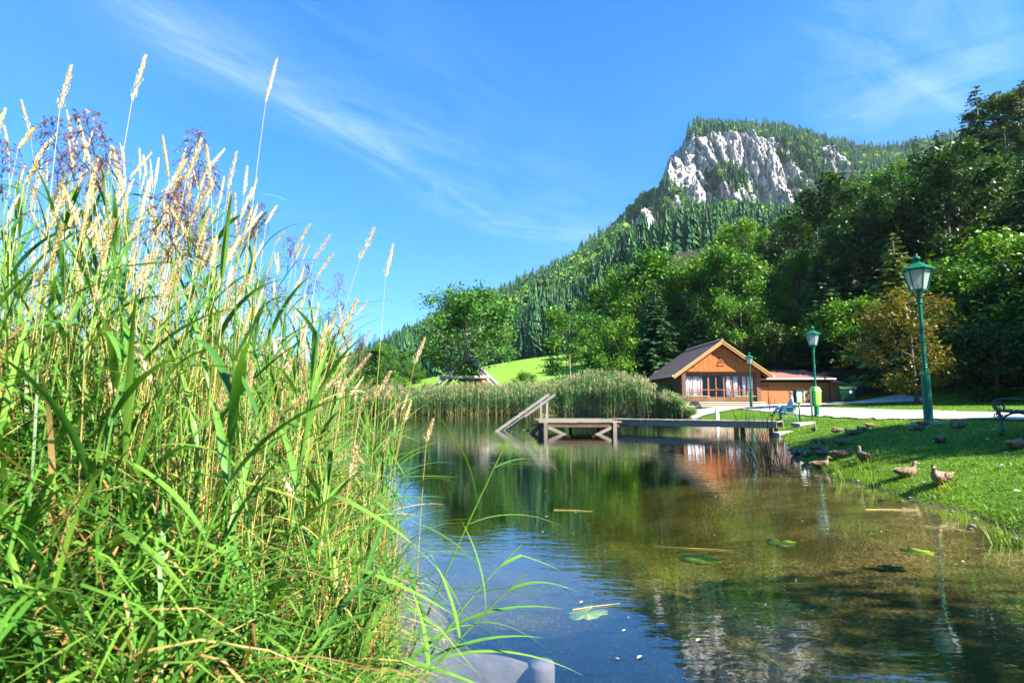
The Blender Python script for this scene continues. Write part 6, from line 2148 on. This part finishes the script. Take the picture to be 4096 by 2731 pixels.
# ------------------------------------------------------------------ ducks
m_, nt_ = mat('mottled_brown_plumage')
t_ = nd(nt_, 'ShaderNodeTexCoord')
oi = nd(nt_, 'ShaderNodeObjectInfo')
mp = nd(nt_, 'ShaderNodeMapping', {'Vector': t_.outputs['Object'], 'Scale': (0.6, 1, 1)})
vo = nd(nt_, 'ShaderNodeTexVoronoi', {'Vector': mp.outputs[0], 'Scale': 55.0})
n1 = nd(nt_, 'ShaderNodeTexNoise', {'Vector': t_.outputs['Object'], 'Scale': 9.0, 'Detail': 3.0})
cc = ramp(nt_, vo.outputs['Distance'], [(0.15, (0.045, 0.028, 0.018)), (0.45, (0.16, 0.095, 0.055)), (0.75, (0.34, 0.24, 0.15))])
cc = mixc(nt_, sm(nt_, n1.outputs[0], 0.45, 0.7), cc, (0.10, 0.065, 0.04))
sp = nd(nt_, 'ShaderNodeSeparateXYZ', {0: t_.outputs['Object']})
cc = mixc(nt_, mth(nt_, 'MULTIPLY', sm(nt_, sp.outputs[2], 0.20, 0.25), 0.75), cc, (0.24, 0.19, 0.13))
cc = mixc(nt_, mth(nt_, 'MULTIPLY', sm(nt_, sp.outputs[2], 0.305, 0.325), 0.85), cc, (0.05, 0.035, 0.025))
b_ = nd(nt_, 'ShaderNodeBsdfPrincipled', {'Base Color': cc, 'Roughness': 0.7, 'Specular IOR Level': 0.2})
bp = nd(nt_, 'ShaderNodeBump', {'Height': vo.outputs['Distance'], 'Strength': 0.4, 'Distance': 0.005})
nt_.links.new(bp.outputs[0], b_.inputs['Normal'])
out(nt_, b_.outputs[0])
M_duck = m_
m_, nt_ = mat('dark_wing_feathers')
t_ = nd(nt_, 'ShaderNodeTexCoord')
mp = nd(nt_, 'ShaderNodeMapping', {'Vector': t_.outputs['Object'], 'Scale': (0.45, 1, 1)})
vo = nd(nt_, 'ShaderNodeTexVoronoi', {'Vector': mp.outputs[0], 'Scale': 48.0})
cc = ramp(nt_, vo.outputs['Distance'], [(0.1, (0.03, 0.02, 0.014)), (0.45, (0.085, 0.055, 0.035)), (0.62, (0.26, 0.19, 0.12)), (0.8, (0.12, 0.08, 0.05))])
b_ = nd(nt_, 'ShaderNodeBsdfPrincipled', {'Base Color': cc, 'Roughness': 0.7, 'Specular IOR Level': 0.15})
out(nt_, b_.outputs[0])
M_wing = m_
M_bill = simple('yellow_bill', (0.62, 0.42, 0.05), 0.4, var=0.15, scale=30)
M_foot = simple('orange_foot', (0.62, 0.17, 0.03), 0.5)
M_tailw = simple('white_tail_feathers', (0.55, 0.50, 0.42), 0.7)

SECT = [(-0.285, 0.185, .008, .005), (-0.25, 0.178, .032, .012), (-0.20, 0.165, .062, .034), (-0.13, 0.150, .090, .066), (-0.05, 0.137, .106, .088), (0.03, 0.135, .108, .095),
        (0.10, 0.148, .095, .090), (0.148, 0.178, .068, .070), (0.168, 0.215, .044, .048), (0.172, 0.245, .034, .038), (0.178, 0.272, .033, .037), (0.190, 0.297, .038, .041), (0.208, 0.312, .036, .035), (0.232, 0.312, .020, .020), (0.243, 0.308, .006, .006)]


def make_duck(x, y, z, rz, pose, turn, label, s=1.0):
    d = empty('duck', (x, y, z), rz, label, 'duck', None)
    d.scale = (s, s, s)
    dz = 0.0 if pose == 'stand' else -0.052
    n = 14
    neck_x, R_ = 0.172, Matrix.Rotation(turn, 3, 'Z')

    def headfix(p, i):
        """turn and, for resting birds, lower the head"""
        v = Vector(p)
        if i >= 9:
            w = min(1, (i - 8) / 3)
            v.x -= neck_x
            v = Matrix.Rotation(turn * w, 3, 'Z') @ v
            v.x += neck_x
        if pose in ('lie', 'sleep') and i >= 7:
            w = min(1, (i - 6) / 4)
            v.z -= (0.075 if pose == 'lie' else 0.105) * w
            v.x -= (0.035 if pose == 'lie' else 0.085) * w
        return v + Vector((0, 0, dz))
    rings = []
    for i, (cx_, cz_, ry, rz_) in enumerate(SECT):
        a, b = SECT[max(i - 1, 0)], SECT[min(i + 1, len(SECT) - 1)]
        t = Vector((b[0] - a[0], 0, b[1] - a[1])).normalized()
        up = Vector((-t.z, 0, t.x))
        ring = []
        for k in range(n):
            an_ = 2 * math.pi * k / n
            ring.append(tuple(headfix(Vector((cx_, 0, cz_)) + Vector((0, 1, 0)) * ry * math.cos(an_) + up * rz_ * math.sin(an_), i)))
        rings.append(ring)
    mb = MB(); loft(mb, rings)
    o = mb.build('body', M_duck, d, True)
    ss = o.modifiers.new('smooth', 'SUBSURF'); ss.levels = 1; ss.render_levels = 1
    # bill
    mb = MB()
    br = []
    for (bx_, bw_, bh_, bz_) in ((0.228, .015, .014, .306), (0.245, .014, .010, .301), (0.265, .016, .006, .296), (0.283, .015, .004, .294), (0.290, .008, .002, .294)):
        br.append([tuple(headfix(Vector((bx_, bw_ * math.cos(a), bz_ + bh_ * math.sin(a))), 14)) for a in np.linspace(0, 2 * math.pi, 9)[:-1]])
    loft(mb, br); mb.build('bill', M_bill, d, True)
    for sy in (-1, 1):
        e = headfix(Vector((0.212, sy * 0.033, 0.318)), 14)
        mb = MB(); mb.lathe([(0.001, -0.006), (0.005, -0.003), (0.005, 0.003), (0.001, 0.006)], 8, tuple(e)); mb.build('eye', M_black, d, True)
        # folded wing
        mb = MB()
        wr = []
        for (wx_, wz_, wy_, hh, tk) in ((0.075, .165, .088, .018, .010), (0.03, .172, .104, .048, .014), (-0.05, .170, .104, .056, .015), (-0.13, .172, .088, .044, .013), (-0.21, .178, .055, .024, .009), (-0.275, .188, .022, .006, .003)):
            wr.append([(wx_, sy * (wy_ + tk * math.cos(a) * 1.0 - 0.35 * max(0, hh * math.sin(a))), wz_ + hh * math.sin(a) + dz) for a in np.linspace(0, 2 * math.pi, 11)[:-1]])
        loft(mb, wr); mb.build('wing', M_wing, d, True)
    mb = MB(); mb.add([(-0.25, -0.03, .176 + dz), (-0.25, 0.03, .176 + dz), (-0.315, 0.022, .193 + dz), (-0.325, 0, .197 + dz), (-0.315, -0.022, .193 + dz), (-0.25, 0, .186 + dz)], [(0, 5, 3, 4), (5, 1, 2, 3), (1, 0, 4, 3, 2)]); mb.build('tail', M_tailw, d)
    if pose == 'stand':
        for sy in (-1, 1):
            fx = 0.02 + 0.03 * sy
            mb = MB(); mb.tube([(fx - 0.01, sy * 0.045, 0.075), (fx - 0.012, sy * 0.048, 0.045), (fx, sy * 0.048, 0.006)], [0.012, 0.006, 0.006], 6)
            mb.add([(fx - 0.015, sy * 0.048, 0.003), (fx + 0.055, sy * 0.048 - 0.03, 0.003), (fx + 0.065, sy * 0.048, 0.006), (fx + 0.055, sy * 0.048 + 0.03, 0.003), (fx, sy * 0.048, 0.014)], [(0, 1, 4), (1, 2, 4), (2, 3, 4), (3, 0, 4), (3, 2, 1, 0)])
            mb.build('leg', M_foot, d)
    return d


DUCKS = [
    (3768, 1945, 205, 'stand', 0.5, 'standing brown duck with raised head on the sunlit grass by the shallows'),
    (3625, 1907, 10, 'sit', -0.2, 'resting brown duck with bright yellow bill beside the standing duck'),
    (3258, 1724, 250, 'sit', 0.0, 'duck sitting on sunny grass facing the lake below the concrete slab'),
    (3345, 1730, 185, 'sleep', 2.3, 'pale duck dozing in the sun with its bill tucked'),
    (3407, 1741, 175, 'lie', 0.3, 'dark duck lying just inside the edge of the tree shade'),
    (3447, 1727, 200, 'lie', 0.0, 'duck crouching behind another on the line between sun and shade'),
    (3482, 1710, 20, 'sleep', 2.4, 'preening duck whose back catches the sun at the shade edge'),
    (3280, 1776, 5, 'lie', 0.1, 'duck lying behind the cluster at the water edge'),
    (3372, 1782, 355, 'lie', 0.2, 'duck lying alone in the shade uphill of the water cluster'),
    (3190, 1822, 175, 'lie', 0.0, 'duck lying at the end of the cluster next to the rushes'),
    (3228, 1828, 190, 'lie', 0.2, 'duck huddled in the middle of the waterside cluster'),
    (3262, 1806, 30, 'sit', 0.3, 'duck sitting upright behind the standing duck of the cluster'),
    (3288, 1835, 20, 'stand', 0.2, 'duck standing with white tail tip at the dark water edge'),
    (3370, 1830, 5, 'lie', 0.0, 'duck lying stretched between the cluster and the tall grass tuft'),
    (3452, 1850, 75, 'stand', 0.1, 'duck standing with its back turned beside the tall grass tuft'),
    (3283, 1872, 10, 'sit', -0.4, 'duck crouching half in the shaded water below the cluster'),
    (3698, 1706, 10, 'lie', 0.0, 'duck lying against the concrete footing of the street lamp'),
    (3662, 1724, 165, 'sleep', 2.2, 'duck sleeping on the grass just below the lamp footing'),
    (3832, 1714, 180, 'lie', 0.0, 'duck lying in the shade between the lamp and the scrolled bench'),
    (3762, 1772, 35, 'sleep', 2.4, 'duck preening alone in the middle of the shaded bank'),
    (4066, 1797, 25, 'lie', 0.0, 'duck lying with outstretched tail below the scrolled bench'),
]
for u, v, dg, pose, turn, lab in DUCKS:
    p = on_ground(u, v)
    make_duck(p.x, p.y, max(p.z, 0.0) - 0.004, R(dg), pose, turn, lab, random.uniform(0.76, 0.84))

# ------------------------------------------------------------------ things on and in the water
M_lily = leafmat('lily_leaf', [(0, (0.10, 0.18, 0.015)), (1, (0.26, 0.32, 0.03))], trans=0.1, spec=0.1, objvar=0.5)
for (u, v, s, rz, zz, lab) in ((2810, 2236, 0.17, 0.3, 0.004, 'ragged yellow-green water lily leaf floating beside a straw'), (3125, 2172, 0.15, 1.2, 0.004, 'smaller green lily leaf floating near the shore reflection of a lamp'),
                               (3668, 2206, 0.13, 2.0, 0.004, 'flat green lily leaf floating over the gravel shallows'), (2345, 2412, 0.15, 0.8, -0.05, 'sunken blue-green lily leaf just below the surface')):
    a, b = ray(u, v); Y = -CAM_H / b
    pr = random.Random(int(u))
    nn = 26
    V = [(0, 0, 0)]
    for k in range(nn):
        an_ = 0.25 + (2 * math.pi - 0.5) * k / (nn - 1)
        r = s * (0.8 + 0.3 * pr.random()) * (1 if k % 5 else 0.72)
        V.append((r * math.cos(an_), r * math.sin(an_) * 0.8, 0.004 * pr.random()))
    Fc = [(0, k, k + 1) for k in range(1, nn)]
    me = mesh_np('lily_leaf', np.array(V), np.array(Fc), M_lily, [pr.random() for _ in Fc])
    o = link(bpy.data.objects.new('lily_leaf', me)); o.location = (a * Y, Y, zz); o.rotation_euler = (0, 0, rz)
    md = o.modifiers.new('thickness', 'SOLIDIFY'); md.thickness = 0.003
    tag(o, lab, 'lily leaf')
for (u0, v0, u1, v1, r, lab) in ((2615, 2186, 3050, 2212, 0.004, 'long straw floating beside the ragged lily leaf'), (3462, 2038, 3672, 2042, 0.006, 'thick straw floating close to the grassy shore'),
                                 (2215, 2040, 2370, 2046, 0.004, 'short straw drifting in the open water'), (2290, 2440, 2480, 2415, 0.003, 'thin straw floating beside the sunken lily leaf'), (3700, 2105, 3905, 2128, 0.004, 'thin brown stem reaching from the bank corner into the water')):
    q = []
    for u, v in ((u0, v0), ((u0 + u1) / 2, (v0 + v1) / 2 - 2), (u1, v1)):
        a, b = ray(u, v); Y = -CAM_H / b; q.append(Vector((a * Y, Y, 0.004)))
    c0 = q[1].copy()
    me = stalk_mesh('floating_straw', [p - c0 for p in q], r, r * 0.6, L_straw, 0.6, n=5)
    o = link(bpy.data.objects.new('floating_straw', me)); o.location = c0; tag(o, lab, 'straw')
# floating leafy sprig
a, b = ray(3120, 2340); Y = -CAM_H / b
o = empty('floating_sprig', (a * Y, Y, 0.006), 0.2, 'green leafy reed sprig floating over the gravel', 'sprig')
me = stalk_mesh('stem', [Vector((-0.28, 0.02, 0)), Vector((0, 0, 0.006)), Vector((0.30, -0.03, 0))], 0.003, 0.0015, L_reed, 0.4); link(bpy.data.objects.new('stem', me), o)
for k, (x, az, L) in enumerate(((-0.05, 0.7, 0.12), (0.05, -0.9, 0.16), (0.12, 0.9, 0.10), (-0.12, -2.4, 0.14), (0.0, 1.6, 0.12))):
    c = link(bpy.data.objects.new('leaf', blade_mesh('leaf', L, 0.014, 0.15, 0.12, L_reed, None, seg=5)), o); c.location = (x, 0, 0.003); c.rotation_euler = (0, 0, az)
# flecks of drift
FL2 = MB().add([(-0.02, 0, 0), (0, -0.008, 0.002), (0.022, 0, 0.001), (0, 0.009, 0.003)], [(0, 1, 2, 3)]).mesh('drifting_leaf', simple('dry_leaf_fleck', (0.5, 0.42, 0.22), 0.7, var=0.4))
rr_ = random.Random(8)
for k in range(34):
    u, v = rr_.uniform(2150, 3950), rr_.uniform(1850, 2660)
    a, b = ray(u, v); Y = -CAM_H / b
    if float(shore_sd(np.array([a * Y]), np.array([Y]))[0]) > -0.15:
        continue
    o = link(bpy.data.objects.new('drifting_leaf', FL2)); o.location = (a * Y, Y, 0.004); o.rotation_euler = (0, 0, rr_.uniform(0, 6.28)); s = rr_.uniform(0.5, 1.3); o.scale = (s, s, 1)
    tag(o, 'tiny dry leaf drifting on the calm water', 'leaf', 'dry leaves drifting on the water')

# sunken board with round post in the foreground
M_silt = simple('silted_wood', (0.13, 0.118, 0.12), 0.95, var=0.25, scale=10, bump=0.4)
pe = on_water(2168, 2650, -0.025)
sb = empty('sunken_edging', (pe.x, pe.y, 0), 0, 'silt covered wooden edging board with round post just under the water', 'edging')
mb = MB(); mb.lathe([(0.058, -0.55), (0.06, -0.04), (0.055, -0.022)], 20); mb.build('post', M_silt, sb, True)
p1 = at(1640, 2585, 2.72)
nseg = 14
mb = MB()
top0, top1, bot0, bot1 = [], [], [], []
for k in range(nseg + 1):
    t = k / nseg
    c = Vector((-0.055, 0.0, -0.03)).lerp(Vector((-0.66, 0.24, -0.03)), t) + Vector((0, 0.012 * math.sin(5 * t), 0.010 * math.sin(7 * t) - 0.006))
    top0.append(c + Vector((0, -0.018, 0))); top1.append(c + Vector((0, 0.018, 0))); bot0.append(c + Vector((0, -0.020, -0.45))); bot1.append(c + Vector((0, 0.02, -0.45)))
vs = top0 + top1 + bot0 + bot1
q = nseg + 1
fs = []
for k in range(nseg):
    fs += [(k, k + 1, q + k + 1, q + k), (2 * q + k, 2 * q + k + 1, k + 1, k), (q + k, q + k + 1, 3 * q + k + 1, 3 * q + k)]
mb.add(vs, fs); mb.build('board', M_silt, sb, True)

# ------------------------------------------------------------------ the air between here and the mountain
m_, nt_ = mat('thin_haze')
pv = nd(nt_, 'ShaderNodeVolumePrincipled', {'Color': (0.72, 0.84, 1.0, 1), 'Density': 0.00006, 'Anisotropy': 0.2})
out(nt_, None, pv.outputs[0])
mb = MB(); mb.box((0, 1250, 255), (6600, 4000, 520))
o = mb.build('haze', m_); o['kind'] = 'stuff'; o['label'] = 'thin blue haze in the valley air'
